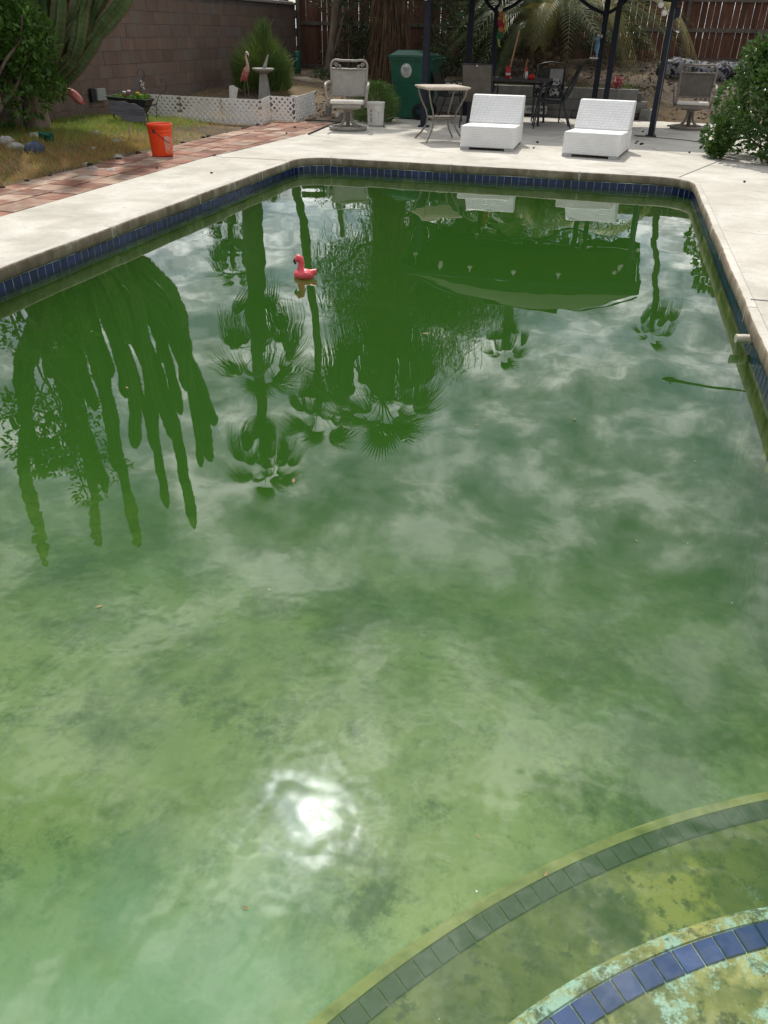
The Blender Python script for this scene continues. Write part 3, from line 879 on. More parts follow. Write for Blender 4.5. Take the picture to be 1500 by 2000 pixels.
# --- columnar cactus
def cactus():
    t = empty('cactus', (-8.0, 10.56, 0.05)); tag(t, 'huge columnar cactus with many ribbed upright arms and a woody trunk', 'cactus')
    base = Vector((-8.0, 10.56, 0.05))
    m = MB(); m.tube([(0, 0, -0.1), (0.01, 0, 0.1), (0.0, 0.02, 0.3), (0.03, 0.02, 0.5), (0.06, 0.02, 0.68)], [0.24, 0.19, 0.165, 0.175, 0.17], 12); m.build('trunk', 'cactus_wood', t)
    tips = [(-42.8, 33.1, 13.2), (-38.8, 32.5, 13.5), (-35.8, 32.9, 13.4), (-31.1, 32.5, 13.8), (-33.1, 30.9, 14.0), (-28.9, 28, 13.9), (-29.7, 28.3, 13.3), (-28.4, 25.3, 13.6), (-36.3, 27.9, 12.7),
            (-41.4, 27.6, 13.4), (-38.9, 25.7, 12.8), (-31.5, 26.1, 12.9), (-34.7, 26.3, 12.6), (-30.2, 22.5, 13.0), (-33.0, 23.5, 14.2), (-37.5, 29.2, 14.4),
            (-29.9, 18.4, 13.0), (-35.5, 21.0, 13.5), (-37.8, 20.0, 13.0), (-33.8, 19.0, 12.7), (-31.8, 20.5, 13.7), (-39.5, 20.5, 13.2), (-34.6, 22.6, 13.2), (-32.4, 17.0, 13.0), (-36.6, 18.0, 12.9), (-38.6, 22.0, 13.8), (-30.8, 24.3, 13.5), (-33.4, 26.5, 13.1), (-37.0, 23.4, 13.0)]
    rnd = random.Random(6); NR = 7
    for i, (az, el, D) in enumerate(tips):
        tip = Vector((D * math.sin(R(az)), D * math.cos(R(az)), -1.77 + D * math.tan(R(el)))) - base
        st = Vector((0.05 + rnd.uniform(-.08, .1), rnd.uniform(-.1, .1), 0.5 + rnd.uniform(0, .15)))
        hgt = tip.z - st.z
        kn = 0.30 + 0.12 * rnd.random()
        side = Vector((tip.x - st.x, tip.y - st.y, 0))
        mid = st + side * (0.72 + rnd.uniform(-.1, .1)) + Vector((rnd.uniform(-.1, .1), rnd.uniform(-.1, .1), hgt * kn))
        up2 = st + side * (0.95 + rnd.uniform(-.08, .08)) + Vector((rnd.uniform(-.22, .22), rnd.uniform(-.22, .22), hgt * (0.66 + rnd.uniform(-.06, .06))))
        P = [st, st + side * 0.32 + Vector((0, 0, hgt * 0.12)), mid, up2, tip]
        # catmull-rom
        pts = []
        Q = [P[0] * 2 - P[1]] + P + [P[-1] * 2 - P[-2]]
        for s in range(len(P) - 1):
            for k in range(18):
                u = k / 18; a, b, c, d = Q[s], Q[s + 1], Q[s + 2], Q[s + 3]
                pts.append(0.5 * ((2 * b) + (c - a) * u + (2 * a - 5 * b + 4 * c - d) * u * u + (3 * b - a - 3 * c + d) * u ** 3))
        pts.append(P[-1]); n = len(pts); R0 = rnd.uniform(0.062, 0.082)
        vs = []; fs = []; upv = None; sp = []
        phase = rnd.uniform(0, 6)
        for k, p in enumerate(pts):
            tt = (pts[min(k + 1, n - 1)] - pts[max(k - 1, 0)]).normalized()
            if upv is None: upv = Vector((1, 0, 0)) if abs(tt.x) < 0.8 else Vector((0, 1, 0))
            a = tt.cross(upv).normalized(); b = a.cross(tt).normalized(); upv = b
            rr = R0 * (0.9 + 0.35 * sstep(0, 10, k)) * (1 - 0.24 * max(0, math.sin(k * 0.24 + phase)) ** 8) * (1 + (0.045 if k % 2 else -0.045)) * (1.0 if k < n - 3 else (0.9, 0.72, 0.3)[k - n + 3])
            for s in range(NR * 2):
                th = 2 * math.pi * s / (NR * 2); q = rr * (1.12 if s % 2 == 0 else 0.70)
                w = p + (a * math.cos(th) + b * math.sin(th)) * q; vs.append(w)
                if s % 2 == 0 and k % 1 == 0: sp.append((w, (a * math.cos(th) + b * math.sin(th)), tt, p))
        S = NR * 2
        for k in range(n - 1):
            for s in range(S): fs.append((k * S + s, k * S + (s + 1) % S, (k + 1) * S + (s + 1) % S, (k + 1) * S + s))
        fs.append(tuple(range((n - 1) * S, n * S)))
        arm = MB(); arm.add(vs, fs, False); ao = arm.build('arm', 'cactus_skin', t)
        sm = MB()
        for k in range(n - 2):
            for s in range(0, S, 2):
                for u in (0.0, 0.5):
                    w0 = Vector(vs[k * S + s]).lerp(Vector(vs[(k + 1) * S + s]), u); o_ = (w0 - pts[k].lerp(pts[k + 1], u)).normalized(); side_ = o_.cross(Vector((0, 0, 1)))
                    if side_.length < 0.01: continue
                    side_.normalize(); e = 0.012
                    sm.add([w0 - side_ * e - Vector((0, 0, e)), w0 + side_ * e + Vector((0, 0, e)), w0 + o_ * 0.02], [(0, 1, 2)])
        sm.build('spines', 'spine', ao)['kind'] = 'stuff'


cactus()


# --- palms
def fan_frond_mesh(name, mat, hang=0.55, seed=0):
    """fan leaf: petiole along +X, split blade drooping at the tips"""
    rnd = random.Random(seed); v = []; f = []
    def quad(a, b, c, d): v.extend([a, b, c, d]); f.append((len(v) - 4, len(v) - 3, len(v) - 2, len(v) - 1))
    pet = 0.95
    prev = None
    for k in range(6):
        u = k / 5; c = Vector((pet * u, 0, -0.12 * u * u)); w = 0.022 * (1 - 0.5 * u)
        if prev: quad(prev[0], prev[1], c - Vector((0, w, 0)), c + Vector((0, w, 0)))
        prev = (c + Vector((0, w, 0)), c - Vector((0, w, 0)))
    hub = Vector((pet, 0, -0.12)); NS = 26
    for s in range(NS):
        a = R(-105 + 210 * (s + 0.5) / NS); L = 0.85 * (0.75 + 0.25 * math.cos(a)) * rnd.uniform(0.9, 1.08)
        d = Vector((math.cos(a), math.sin(a), 0)); side = Vector((-d.y, d.x, 0)); pr = None
        for k in range(6):
            u = k / 5
            drop = hang * L * (u ** 2.2) * rnd.uniform(1.0, 1.35)
            c = hub + d * L * (u - 0.28 * hang * u * u) + Vector((0, 0, 0.05 * math.sin(3 * u) - drop))
            w = (0.007 + 0.022 * u * (1 - u) * 2.6) * (1.0 if u < 0.55 else (1 - (u - 0.55) / 0.5)) + 0.0015
            if pr: quad(pr[0], pr[1], c - side * w, c + side * w)
            pr = (c + side * w, c - side * w)
    return np_mesh(name, np.array([tuple(p) for p in v]), np.array(f), mat, True)


FAN = [fan_frond_mesh('frond', 'palm_fan', h, i) for i, h in enumerate((0.95, 1.3, 1.6))]
FAN_DEAD = fan_frond_mesh('dead_frond', 'palm_dead', 0.9, 9)


def fan_palm(label, base, top, r0, r1, scale, n=24, skirt=0, curve=(0, 0), seed=1, group='tall fan palms beyond the yard'):
    rnd = random.Random(seed); t = empty('fan_palm', base); tag(t, label, 'palm tree', group)
    tp = Vector(top) - Vector(base); pts = []; rs = []; n_ = 26
    for k in range(n_ + 1):
        u = k / n_; pts.append(Vector((tp.x * u + curve[0] * math.sin(math.pi * u), tp.y * u + curve[1] * math.sin(math.pi * u), tp.z * u)))
        rs.append((r0 + (r1 - r0) * u) * (1 + rnd.uniform(-.06, .06)))
    m = MB(); m.tube(pts, rs, 10); m.build('trunk', 'palm_bark', t)
    for k in range(n):
        el = R(78 - 118 * (k / (n - 1)) ** 0.9 + rnd.uniform(-8, 8)); az = k * 2.39996 + rnd.uniform(-.2, .2)
        me = FAN[0] if el > R(35) else FAN[1] if el > R(0) else FAN[2]
        link('frond', me, t, tp + Vector((0, 0, rnd.uniform(-.15, .1))) * scale, Euler((rnd.uniform(-.3, .3), -el, az)), scale * rnd.uniform(0.9, 1.1))
    for k in range(skirt):
        u = 1 - 0.012 * k - 0.01; p = pts[min(n_, int(u * n_))]
        link('dead_frond', FAN_DEAD, t, p + Vector((0, 0, -0.05)), Euler((rnd.uniform(-.4, .4), R(rnd.uniform(62, 82)), k * 2.4)), scale * rnd.uniform(0.75, 0.95))
    return t


def polar(az, D, z): return (D * math.sin(R(az)), D * math.cos(R(az)), z)


fan_palm('thick shaggy fan palm rising beyond the block wall, mirrored left of the toy flamingo', polar(-24.2, 25, .2), polar(-24.4, 25, 7.4), .34, .28, 1.05, 20, 6, seed=1)
fan_palm('tallest fan palm, its crown mirrored lowest in the water', polar(-24.6, 33, .2), polar(-24.6, 33, 16.0), .28, .22, 1.15, 20, 3, (0, 0), 2)
fan_palm('slender bending fan palm mirrored just right of the thick shaggy one', polar(-22.2, 30, .2), polar(-20.1, 30, 12.0), .17, .14, 1.1, 20, 3, (0.35, 0.2), 3)
bp_ = fan_palm('broad fan palm with a fat trunk rising behind the green trash cart', polar(-14.9, 20.4, .3), polar(-15.0, 20.4, 6.9), .27, .33, 1.2, 30, 26, (0.1, 0), 4)
_n = 2600; _a = RNG.uniform(0, 6.28, _n); _z = RNG.uniform(.1, 4.5, _n); _rr = .30 + .06 * RNG.random(_n)
link('hanging_fibres', strip_mesh('hanging_fibres', np.stack([_rr * np.cos(_a) + .02 * _z, _rr * np.sin(_a), _z], 1), np.stack([np.cos(_a) * .18, np.sin(_a) * .18, -np.ones(_n)], 1), RNG.uniform(.25, .8, _n), RNG.uniform(.006, .016, _n), 'palm_dead', .3, .1), bp_)
fan_palm('small far fan palm mirrored below the gazebo roof', polar(-5.7, 46, .2), polar(-5.7, 46, 14.6), .34, .26, .95, 14, 2, (0, 0), 5)
fan_palm('lone thin fan palm mirrored near the right side of the pool', polar(3.2, 34, .2), polar(5.0, 34, 8.9), .15, .115, .64, 12, 0, (-0.35, 0), 6)
fan_palm('tiny distant fan palm mirrored beside the left pool edge', polar(-26.4, 60, .2), polar(-25.7, 60, 10.4), .25, .2, 1.3, 16, 0, (0.5, 0), 7)
fan_palm('distant fan palm with a round crown mirrored beside the left pool edge', polar(-25.9, 62, .2), polar(-25.9, 62, 13.6), .25, .2, 1.3, 22, 0, (0, 0), 8)


def date_frond_mesh(name, mat, L=2.4, rise=0.9, drop=1.2, seed=0, leaf=0.30):
    rnd = random.Random(seed); v = []; f = []
    def quad(a, b, c, d): v.extend([a, b, c, d]); f.append((len(v) - 4, len(v) - 3, len(v) - 2, len(v) - 1))
    def pt(u): return Vector((L * (u - 0.16 * u * u), 0, rise * L * 0.5 * (u * 1.6 - u * u) - drop * L * 0.5 * u ** 3))
    pr = None; n = 46
    for k in range(n + 1):
        u = k / n; c = pt(u); w = 0.022 * (1 - 0.9 * u); q = (c + Vector((0, w, 0)), c - Vector((0, w, 0)))
        if pr: quad(pr[0], pr[1], q[1], q[0])
        pr = q
    for k in range(7, n + 1):
        u = k / n; c = pt(u); t = (pt(min(1, u + .01)) - pt(u - .01)).normalized()
        ll = leaf * (0.45 + 0.9 * math.sin(math.pi * min(1, u * 0.85 + 0.12)))
        for s in (-1, 1):
            d = (Vector((0, s, 0)) * 0.75 + t * (0.55 + 0.5 * u) + Vector((0, 0, 0.28))).normalized()
            side = d.cross(Vector((0, 0, 1))).normalized(); up = side.cross(d)
            l_ = ll * rnd.uniform(0.88, 1.1); tipd = Vector((0, 0, -0.22 * l_))
            a = c + t * rnd.uniform(-.012, .012); mid = a + d * l_ * 0.5 + Vector((0, 0, -0.03 * l_)); e = a + d * l_ + tipd; w = 0.0085
            quad(a + t * w, a - t * w, mid - t * w * 0.9, mid + t * w * 0.9); quad(mid + t * w * 0.9, mid - t * w * 0.9, e - t * w * 0.12, e + t * w * 0.12)
    return np_mesh(name, np.array([tuple(p) for p in v]), np.array(f), mat, True)


def curve_frond_mesh(mat, p0, p1, p2, leaf=.34):
    rnd = random.Random(int(p2.x * 100)); v = []; f = []
    def quad(a, b, c, d): v.extend([a, b, c, d]); f.append((len(v) - 4, len(v) - 3, len(v) - 2, len(v) - 1))
    def pt(u): return p0 * (1 - u) ** 2 + p1 * 2 * u * (1 - u) + p2 * u * u
    n = 58; pr = None; h = Vector((p2.x - p0.x, p2.y - p0.y, 0)).normalized(); lat = Vector((-h.y, h.x, 0))
    for k in range(n + 1):
        u = k / n; c = pt(u); w = .022 * (1 - .88 * u); q = (c + lat * w, c - lat * w)
        if pr: quad(pr[0], pr[1], q[1], q[0])
        pr = q
    for k in range(8, n + 1):
        u = k / n; c = pt(u); t = (pt(min(1, u + .01)) - pt(u - .01)).normalized(); up = lat.cross(t)
        ll = leaf * (.4 + .9 * math.sin(math.pi * min(1, u * .86 + .1)))
        for s in (-1, 1):
            d = (lat * s * .8 + t * (.5 + .5 * u) + up * .12).normalized(); l_ = ll * rnd.uniform(.85, 1.1); w = .011
            a = c; mid = a + d * l_ * .5 + Vector((0, 0, -.05 * l_)); e = a + d * l_ + Vector((0, 0, -.3 * l_))
            quad(a + t * w, a - t * w, mid - t * w * .9, mid + t * w * .9); quad(mid + t * w * .9, mid - t * w * .9, e - t * w * .1, e + t * w * .1)
    return np_mesh('frond', np.array([tuple(p) for p in v]), np.array(f), mat, True)


def date_palm():
    t = empty('date_palm', (-1.62, 19.9, 0.08)); tag(t, 'low date palm with a scaly fat trunk and long arching fronds behind the patio table', 'palm tree')
    rnd = random.Random(31); m = MB(); m.tube([(0, 0, -.2), (0, 0, .2), (0.02, 0, .6), (0, 0, 1.0), (0, 0, 1.25)], [.36, .38, .36, .33, .2], 14); tr = m.build('trunk', 'palm_bark', t)
    b = MB(); b.blob((0, 0, 0), (.085, .05, .065), 7, 5); bm_ = b.mesh('frond_stub', 'date_stub')
    for k in range(84):
        z = 0.0 + 1.12 * k / 84; a = k * 2.39996; r = 0.37 - 0.05 * z
        link('frond_stub', bm_, t, (r * math.cos(a), r * math.sin(a), z), (0, R(-25), a + math.pi / 2), rnd.uniform(.8, 1.25))
    ms = [date_frond_mesh('frond', 'palm_date', 2.3, 1.15, 1.3, 1), date_frond_mesh('frond', 'palm_date', 2.6, 0.9, 1.5, 2), date_frond_mesh('frond', 'palm_date', 2.0, 1.5, 0.9, 3)]
    for k in range(30):
        a = k * 2.39996 + rnd.uniform(-.25, .25); el = R(6 + 58 * (1 - k / 30) + rnd.uniform(-8, 8))
        link('frond', ms[k % 3], t, (0.12 * math.cos(a), 0.12 * math.sin(a), 1.1 + rnd.uniform(-.05, .12)), Euler((rnd.uniform(-.35, .35), -el * 0.55, a)), rnd.uniform(.85, 1.15))
    # hand-set fronds: the drooping ones seen right and left of the patio
    ym = date_frond_mesh('frond', 'palm_yellow', 2.6, 1.0, 1.9, 5, 0.34)
    for (a, el, s, me) in ((-12, 22, 1.0, ym), (2, 30, 1.25, ms[1]), (-28, 26, .95, ym), (8, 14, 1.3, ms[1]), (-50, 20, .95, ms[0]), (190, 18, 1.05, ms[1]), (205, 30, .95, ms[0]), (230, 24, .9, ms[1]), (172, 30, 1.1, ms[0]), (-75, 40, .8, ym)):
        link('frond', me, t, (0, 0, 1.15), Euler((rnd.uniform(-.4, .4), -R(el), R(a))), s)
    for (P1, P2, mt) in (((.9, -.3, 3.0), (1.75, -.5, .42), 'palm_yellow'), ((1.0, -.7, 3.1), (1.9, -1.0, .6), 'palm_yellow'), ((1.9, -.6, 3.2), (2.8, -.9, 1.1), 'palm_yellow'), ((1.8, -.2, 3.3), (3.0, -.45, .95), 'palm_yellow'), ((-1.0, -.5, 2.7), (-2.35, -.8, .7), 'palm_date'), ((-.6, -.9, 2.3), (-1.0, -1.3, .55), 'palm_date'),
                         ((.8, -.6, 2.1), (1.6, -.9, 1.0), 'palm_date'), ((-.3, -.7, 2.6), (-.15, -1.4, 1.15), 'palm_yellow'), ((-.9, -.3, 1.9), (-1.9, -.4, 1.1), 'palm_date'), ((1.3, -.3, 2.6), (2.4, -.4, 1.25), 'palm_date')):
        link('frond', curve_frond_mesh(mt, Vector((0, 0, 1.1)), Vector(P1), Vector(P2), .48 if mt == 'palm_yellow' else .36), t)
    # dead brown strands in the crown
    n = 1500; a = RNG.uniform(0, 6.28, n); r = RNG.uniform(0.0, 0.45, n)
    pos = np.stack([r * np.cos(a), r * np.sin(a), 1.0 + RNG.uniform(-.1, .75, n)], 1)
    ax = np.stack([np.cos(a), np.sin(a), RNG.uniform(-.4, 1.0, n)], 1)
    link('dead_strands', strip_mesh('dead_strands', pos, ax, RNG.uniform(.25, .6, n), 0.006, 'palm_dead', 0.5, 0.4), t)


pm('date_stub', (0.13, 0.085, 0.05), (0.24, 0.17, 0.10), scale=12, rough=0.95, rnd=0.3)
date_palm()


# --- big feathery tree beyond the fence (mirrored as a hazy dark crown)
def feathery_tree(label, base, H, crown, seed, n=9000):
    rnd = random.Random(seed); t = empty('feathery_tree', base); tag(t, label, 'tree', 'feathery trees beyond the fence')
    m = MB(); limb(m, (0, 0, -.2), (0.3, 0, H * 0.4), 0.24, 0.17, 6, 0.06, rnd)
    ends = []
    for k in range(22):
        a = k * 2.4; q = crown * rnd.uniform(.25, .95); e = (0.3 + q * math.cos(a), q * math.sin(a), H * rnd.uniform(.5, .98)); limb(m, (0.25, 0, H * rnd.uniform(.22, .4)), e, 0.075, 0.012, 8, 0.12, rnd); ends.append(e)
        for j in range(4):
            e2 = (e[0] + rnd.uniform(-.8, .8), e[1] + rnd.uniform(-.8, .8), e[2] + rnd.uniform(-.9, .5)); u = rnd.uniform(.5, .9)
            limb(m, (0.3 + (e[0] - 0.3) * u, e[1] * u, H * .35 + (e[2] - H * .35) * u), e2, 0.02, 0.005, 5, 0.15, rnd); ends.append(e2)
    m.build('trunk', 'bark', t)
    c = np.array(ends); k = RNG.integers(0, len(c), n)
    pos = c[k] + RNG.normal(size=(n, 3)) * np.array([.38, .38, .32])
    ax = RNG.normal(size=(n, 3)) * 0.6 + np.array([0, 0, -0.75])
    link('crown', strip_mesh('crown', pos, ax, RNG.uniform(.25, .7, n), RNG.uniform(.006, .014, n), 'leaf_feather', 0.4, 0.25), t)


feathery_tree('feathery grey-green tree with a wispy drooping crown behind the broad fan palm', (-5.6, 23.9, 0.3), 6.9, 2.9, 3, 17000)
feathery_tree('wispy tree behind the fence, right of the broad fan palm', (-3.9, 24.6, 0.3), 4.9, 1.8, 8, 8000)


# --- pencil bush with thin upright green stems
def pencil_bush():
    t = empty('pencil_bush', (-7.28, 17.1, 0.22)); tag(t, 'round pencil bush of thin upright green stems behind the white lattice', 'bush')
    n = 4200; k = RNG.random(n)
    a = RNG.uniform(0, 6.28, n); rr = np.sqrt(RNG.random(n)) * 0.58
    top = RNG.random(n); z = 0.05 + top * (1.02 - 0.55 * (rr / 0.58) ** 2)
    pos = np.stack([rr * np.cos(a), rr * np.sin(a) * 0.9, z], 1)
    ax = np.stack([np.cos(a) * (0.25 + rr), np.sin(a) * (0.25 + rr), RNG.uniform(.5, 1.3, n)], 1)
    p2 = np.stack([RNG.normal(0, .07, 350), RNG.normal(0, .07, 350), RNG.uniform(.7, 1.22, 350)], 1); a2 = np.stack([RNG.normal(0, .25, 350), RNG.normal(0, .25, 350), np.ones(350)], 1)
    pos = np.concatenate([pos, p2 + np.array([.08, 0, 0])]); ax = np.concatenate([ax, a2])
    N = len(pos)
    link('foliage', strip_mesh('foliage', pos, ax, RNG.uniform(.12, .26, N), RNG.uniform(.0045, .008, N), 'stick_green', 0.5, 0.0), t)
    m = MB(); rnd = random.Random(2)
    for k in range(14): limb(m, (rnd.uniform(-.05, .05), rnd.uniform(-.05, .05), -.1), (rnd.uniform(-.45, .45), rnd.uniform(-.4, .4), rnd.uniform(.5, .95)), .02, .006, 5, .1, rnd)
    m.build('stem', 'bark', t)


pencil_bush()


def feather_bush(name, label, base, r, h, n, mat, leafl=0.14, w=0.004):
    t = empty(name, base); tag(t, label, 'bush')
    a = RNG.uniform(0, 6.28, n); q = RNG.random(n) ** 0.5; z = RNG.random(n)
    rr = r * q * np.sin(np.pi * np.clip(0.25 + 0.62 * z, 0, 1))
    pos = np.stack([rr * np.cos(a), rr * np.sin(a), 0.02 + h * 0.85 * z], 1)
    ax = np.stack([np.cos(a) * (.3 + q), np.sin(a) * (.3 + q), RNG.uniform(.1, 1.0, n)], 1)
    link('foliage', strip_mesh('foliage', pos, ax, RNG.uniform(leafl * .6, leafl * 1.3, n), w, mat, 0.4, 0.15), t)
    m = MB(); rnd = random.Random(4)
    for k in range(8): limb(m, (0, 0, -.05), (rnd.uniform(-r, r) * .6, rnd.uniform(-r, r) * .6, h * rnd.uniform(.5, .85)), .012, .003, 4, .1, rnd)
    m.build('stem', 'bark', t)
    return t


feather_bush('feathery_bush', 'small feathery light green bush behind the white bucket', (-4.22, 14.95, -0.02), .40, .72, 3200, 'fern_green', .13, .0045)

# --- dark tangle in the back left corner
cs = [(_r.uniform(-.75, .75), _r.uniform(-.35, .35), _r.uniform(.3, 2.3)) for k in range(26)]; rs = [(.26, .22, .26)] * 26
shrub('ivy_tree', 'dark ivy covered tree left of the broad fan palm trunk', 'tree', (-6.35, 20.9, 0.3), cs, rs, 5200, .05, 'leaf_dark', 0.1, .7, stems=10, srad=.03)
cs = [(_r.uniform(-.9, .9), _r.uniform(-.4, .4), _r.uniform(.1, 1.95)) for k in range(26)]; rs = [(.28, .24, .26)] * 26
shrub('dark_shrub', 'dark leafy shrub in the shade behind the green trash cart', 'shrub', (-4.1, 21.2, 0.35), cs, rs, 4800, .055, 'leaf_dark', 0.1, .6, stems=9)
cs = [(_r.uniform(-2.3, 2.1), _r.uniform(-.6, .6), _r.uniform(1.8, 4.0)) for k in range(46)]; rs = [(.42, .36, .36)] * 46
shrub('shade_tree', 'dense dark leafy tree behind the fence above the gazebo', 'tree', (-1.4, 23.5, 0.3), cs, rs, 9000, .09, 'leaf_dark', 0.0, .6, stems=12, srad=.06)  # unseen tree, added so its shadow darkens the garden behind the gazebo
cs = [(_r.uniform(-.8, .8), _r.uniform(-.3, .3), _r.uniform(.05, 1.35)) for k in range(24)]; rs = [(.27, .22, .24)] * 24
shrub('dark_shrub', 'dark shrub in the deep shade left of the date palm', 'shrub', (-2.95, 21.1, 0.75), cs, rs, 4200, .06, 'leaf_dark', 0.1, .6, stems=8)  # added dark leaves stand in for deep shade behind the patio chairs
cs = [(_r.uniform(-.75, .75), _r.uniform(-.35, .35), _r.uniform(.05, 1.25)) for k in range(26)]; rs = [(.3, .26, .26)] * 26
shrub('dark_shrub', 'dark rounded shrub in the hollow between the trash cart and the patio table', 'shrub', (-3.45, 19.5, 0.5), cs, rs, 5200, .06, 'leaf_dark', 0.1, .6, stems=9)  # shrub put in to make this gap read as a shaded hollow
cs = [(_r.uniform(-.7, .7), _r.uniform(-.3, .3), _r.uniform(.0, .9)) for k in range(20)]; rs = [(.25, .2, .2)] * 20
shrub('dark_shrub', 'low dark shrub in the shade right of the date palm trunk', 'shrub', (-.35, 21.4, 0.8), cs, rs, 3000, .055, 'leaf_dark', 0.1, .6, stems=7)  # added to cover the fence and darken the background beside the trunk
cs = [(_r.uniform(-.4, .4), _r.uniform(-.25, .25), _r.uniform(.02, .25)) for k in range(9)]; rs = [(.16, .14, .12)] * 9
shrub('low_plant', 'low leafy ground plant beside the leaning tree trunk', 'plant', (-6.55, 19.7, 0.28), cs, rs, 700, .06, 'leaf_dark', 0.3, .5, stems=5, srad=.008)


def leaning_trunk():
    t = empty('leaning_tree', (-6.95, 20.3, 0.25)); tag(t, 'bare grey leaning tree trunk with a side branch in front of the wood fence', 'tree')
    m = MB(); m.tube([(0, 0, -.15), (.02, 0, .25), (.10, 0, .7), (.2, 0, 1.2), (.27, 0, 1.7), (.36, 0, 2.6)], [.115, .095, .085, .085, .10, .05], 9)
    m.build('trunk', 'bark', t)
    m = MB(); m.tube([(.05, 0, .35), (.15, 0, .6), (.3, .02, 1.0), (.48, .05, 1.6)], [.04, .035, .03, .015], 7); m.build('branch', 'bark', t)
    pos, out = clumps(380, [(.3, 0, 1.75), (.0, 0, 1.62), (.5, 0, 1.6), (-.2, 0, 1.75)], [(.22, .2, .2)] * 4, .3)
    link('foliage', leaf_mesh('foliage', pos, out + RNG.normal(size=out.shape) * .5, RNG.uniform(.035, .07, 380), 'leaf_dark', .6), t)


leaning_trunk()


# --- grass (nobody could count it)
def grass(name, label, n, area, hmin, hmax, mat, keep, w=0.004):
    x = RNG.uniform(area[0], area[1], n); y = RNG.uniform(area[2], area[3], n)
    msk = np.array([keep(a, b) for a, b in zip(x, y)]) > RNG.random(n)
    x, y = x[msk], y[msk]
    z = np.array([ground_h(a, b) for a, b in zip(x, y)]) - 0.008
    ax = np.stack([RNG.normal(0, .45, len(x)), RNG.normal(0, .45, len(x)), np.ones(len(x))], 1)
    o = link(name, strip_mesh(name, np.stack([x, y, z], 1), ax, RNG.uniform(hmin, hmax, len(x)), w, mat, 0.5, 0.2, 2))
    o['kind'] = 'stuff'; o['label'] = label; o['category'] = 'grass'
    return o


def nz2(x, y): return 0.5 + 0.5 * hnoise(1.3 * x + 2, 1.1 * y + 5)


def lawn_green(x, y):
    g_ = sstep(-6.4, -7.5, x) * sstep(8.8, 10.5, y) * sstep(14.2, 12.5, y)
    return 1.0 * g_ + 0.35 * sstep(9.5, 7.5, y) * sstep(-6.2, -6.8, x) * nz2(x, y) + 0.12 * nz2(x, y) * sstep(12.5, 11, y)


def lawn_dry(x, y):
    e = sstep(-5.98, -6.15, x + 0.08 * hnoise(3 * x, 2 * y))
    dirt = sstep(10.4, 11.6, y) * sstep(-7.4, -6.8, x)
    return e * (0.25 + 0.75 * nz2(x, y)) * (1 - 0.88 * dirt) * sstep(14.0, 13.0, y)


grass('green_grass', 'short green grass on the left lawn by the block wall', 42000, (-8.45, -5.98, 5.5, 14.0), .06, .15, 'grass_green', lawn_green)
grass('dry_grass', 'straw coloured dry grass between the lawn and the brick path', 64000, (-8.4, -5.94, 5.5, 13.9), .05, .125, 'grass_dry', lawn_dry, .0042)
grass('garden_grass', 'green weeds on the raised bed behind the low grey wall', 5000, (-3.6, 1.0, 17.65, 20.5), .06, .16, 'grass_green', lambda x, y: (0.9 * nz2(2 * x, y) if x < .2 else .1) * sstep(19.6, 18, y), .005)
grass('deck_edge_weeds', 'tufts of weeds along the far edge of the deck', 2600, (-1.5, 3.0, 17.22, 17.75), .03, .10, 'grass_dry', lambda x, y: 0.8 * nz2(3 * x, y) if x > .55 or y < 17.45 else 0, .004)
grass('back_weeds', 'sparse dry weeds behind the white lattice', 5000, (-8.4, -4.8, 14.6, 20), .04, .13, 'grass_dry', lambda x, y: 0.5 * nz2(x, y), .004)


# --- fallen leaves and bark bits on the soil (nobody could count them)
n = 5200
x = RNG.uniform(-6.5, 4.5, n); y = RNG.uniform(14.6, 22.2, n); k = [(y_ > 17.7 or (x_ < -4.9 and y_ > 14.9)) for x_, y_ in zip(x, y)]
x, y = x[k], y[k]; z = np.array([ground_h(a, b) for a, b in zip(x, y)]) + .006; n = len(x)
o = link('leaf_litter', leaf_mesh('leaf_litter', np.stack([x, y, z], 1), np.stack([RNG.normal(size=n), RNG.normal(size=n), RNG.uniform(0, .5, n)], 1), RNG.uniform(.03, .11, n), 'litter', .45))
o['kind'] = 'stuff'; o['label'] = 'dry leaf litter scattered over the bare soil of the garden beds'; o['category'] = 'leaf litter'

# ================================================================== OBJECTS
pm('frame_taupe', (0.16, 0.135, 0.11), (0.21, 0.18, 0.15), scale=15, rough=0.45, spec=0.5)
pm('frame_grey', (0.24, 0.22, 0.19), (0.31, 0.29, 0.26), scale=15, rough=0.4, spec=0.5)
pm('sling_beige', (0.30, 0.285, 0.255), (0.37, 0.35, 0.32), scale=9, rough=0.9, bump=0.0015, bscale=220)
pm('sling_brown', (0.115, 0.10, 0.085), (0.155, 0.135, 0.118), scale=9, rough=0.9, bump=0.0015, bscale=220)
pm('sling_dark', (0.045, 0.042, 0.04), (0.075, 0.07, 0.066), scale=9, rough=0.85, bump=0.0015, bscale=220)
pm('cushion_white', (0.68, 0.65, 0.60), (0.58, 0.55, 0.50), scale=12, rough=0.9, bump=0.003, bscale=40)
pm('black_metal', (0.012, 0.013, 0.016), (0.022, 0.024, 0.03), scale=20, rough=0.45, spec=0.5)
pm('navy_metal', (0.006, 0.009, 0.018), (0.011, 0.016, 0.030), scale=12, rough=0.55, spec=0.3)
pm('cart_green', (0.008, 0.075, 0.043), (0.013, 0.10, 0.06), scale=5, rough=0.42, spec=0.45, bump=0.0008, bscale=60)
pm('cart_dark', (0.012, 0.03, 0.04), (0.02, 0.045, 0.055), scale=12, rough=0.6)
pm('sticker_white', (0.62, 0.62, 0.60), (0.52, 0.52, 0.5), scale=18, rough=0.6)
pm('sticker_grey', (0.28, 0.29, 0.28), (0.38, 0.39, 0.37), scale=14, rough=0.6)
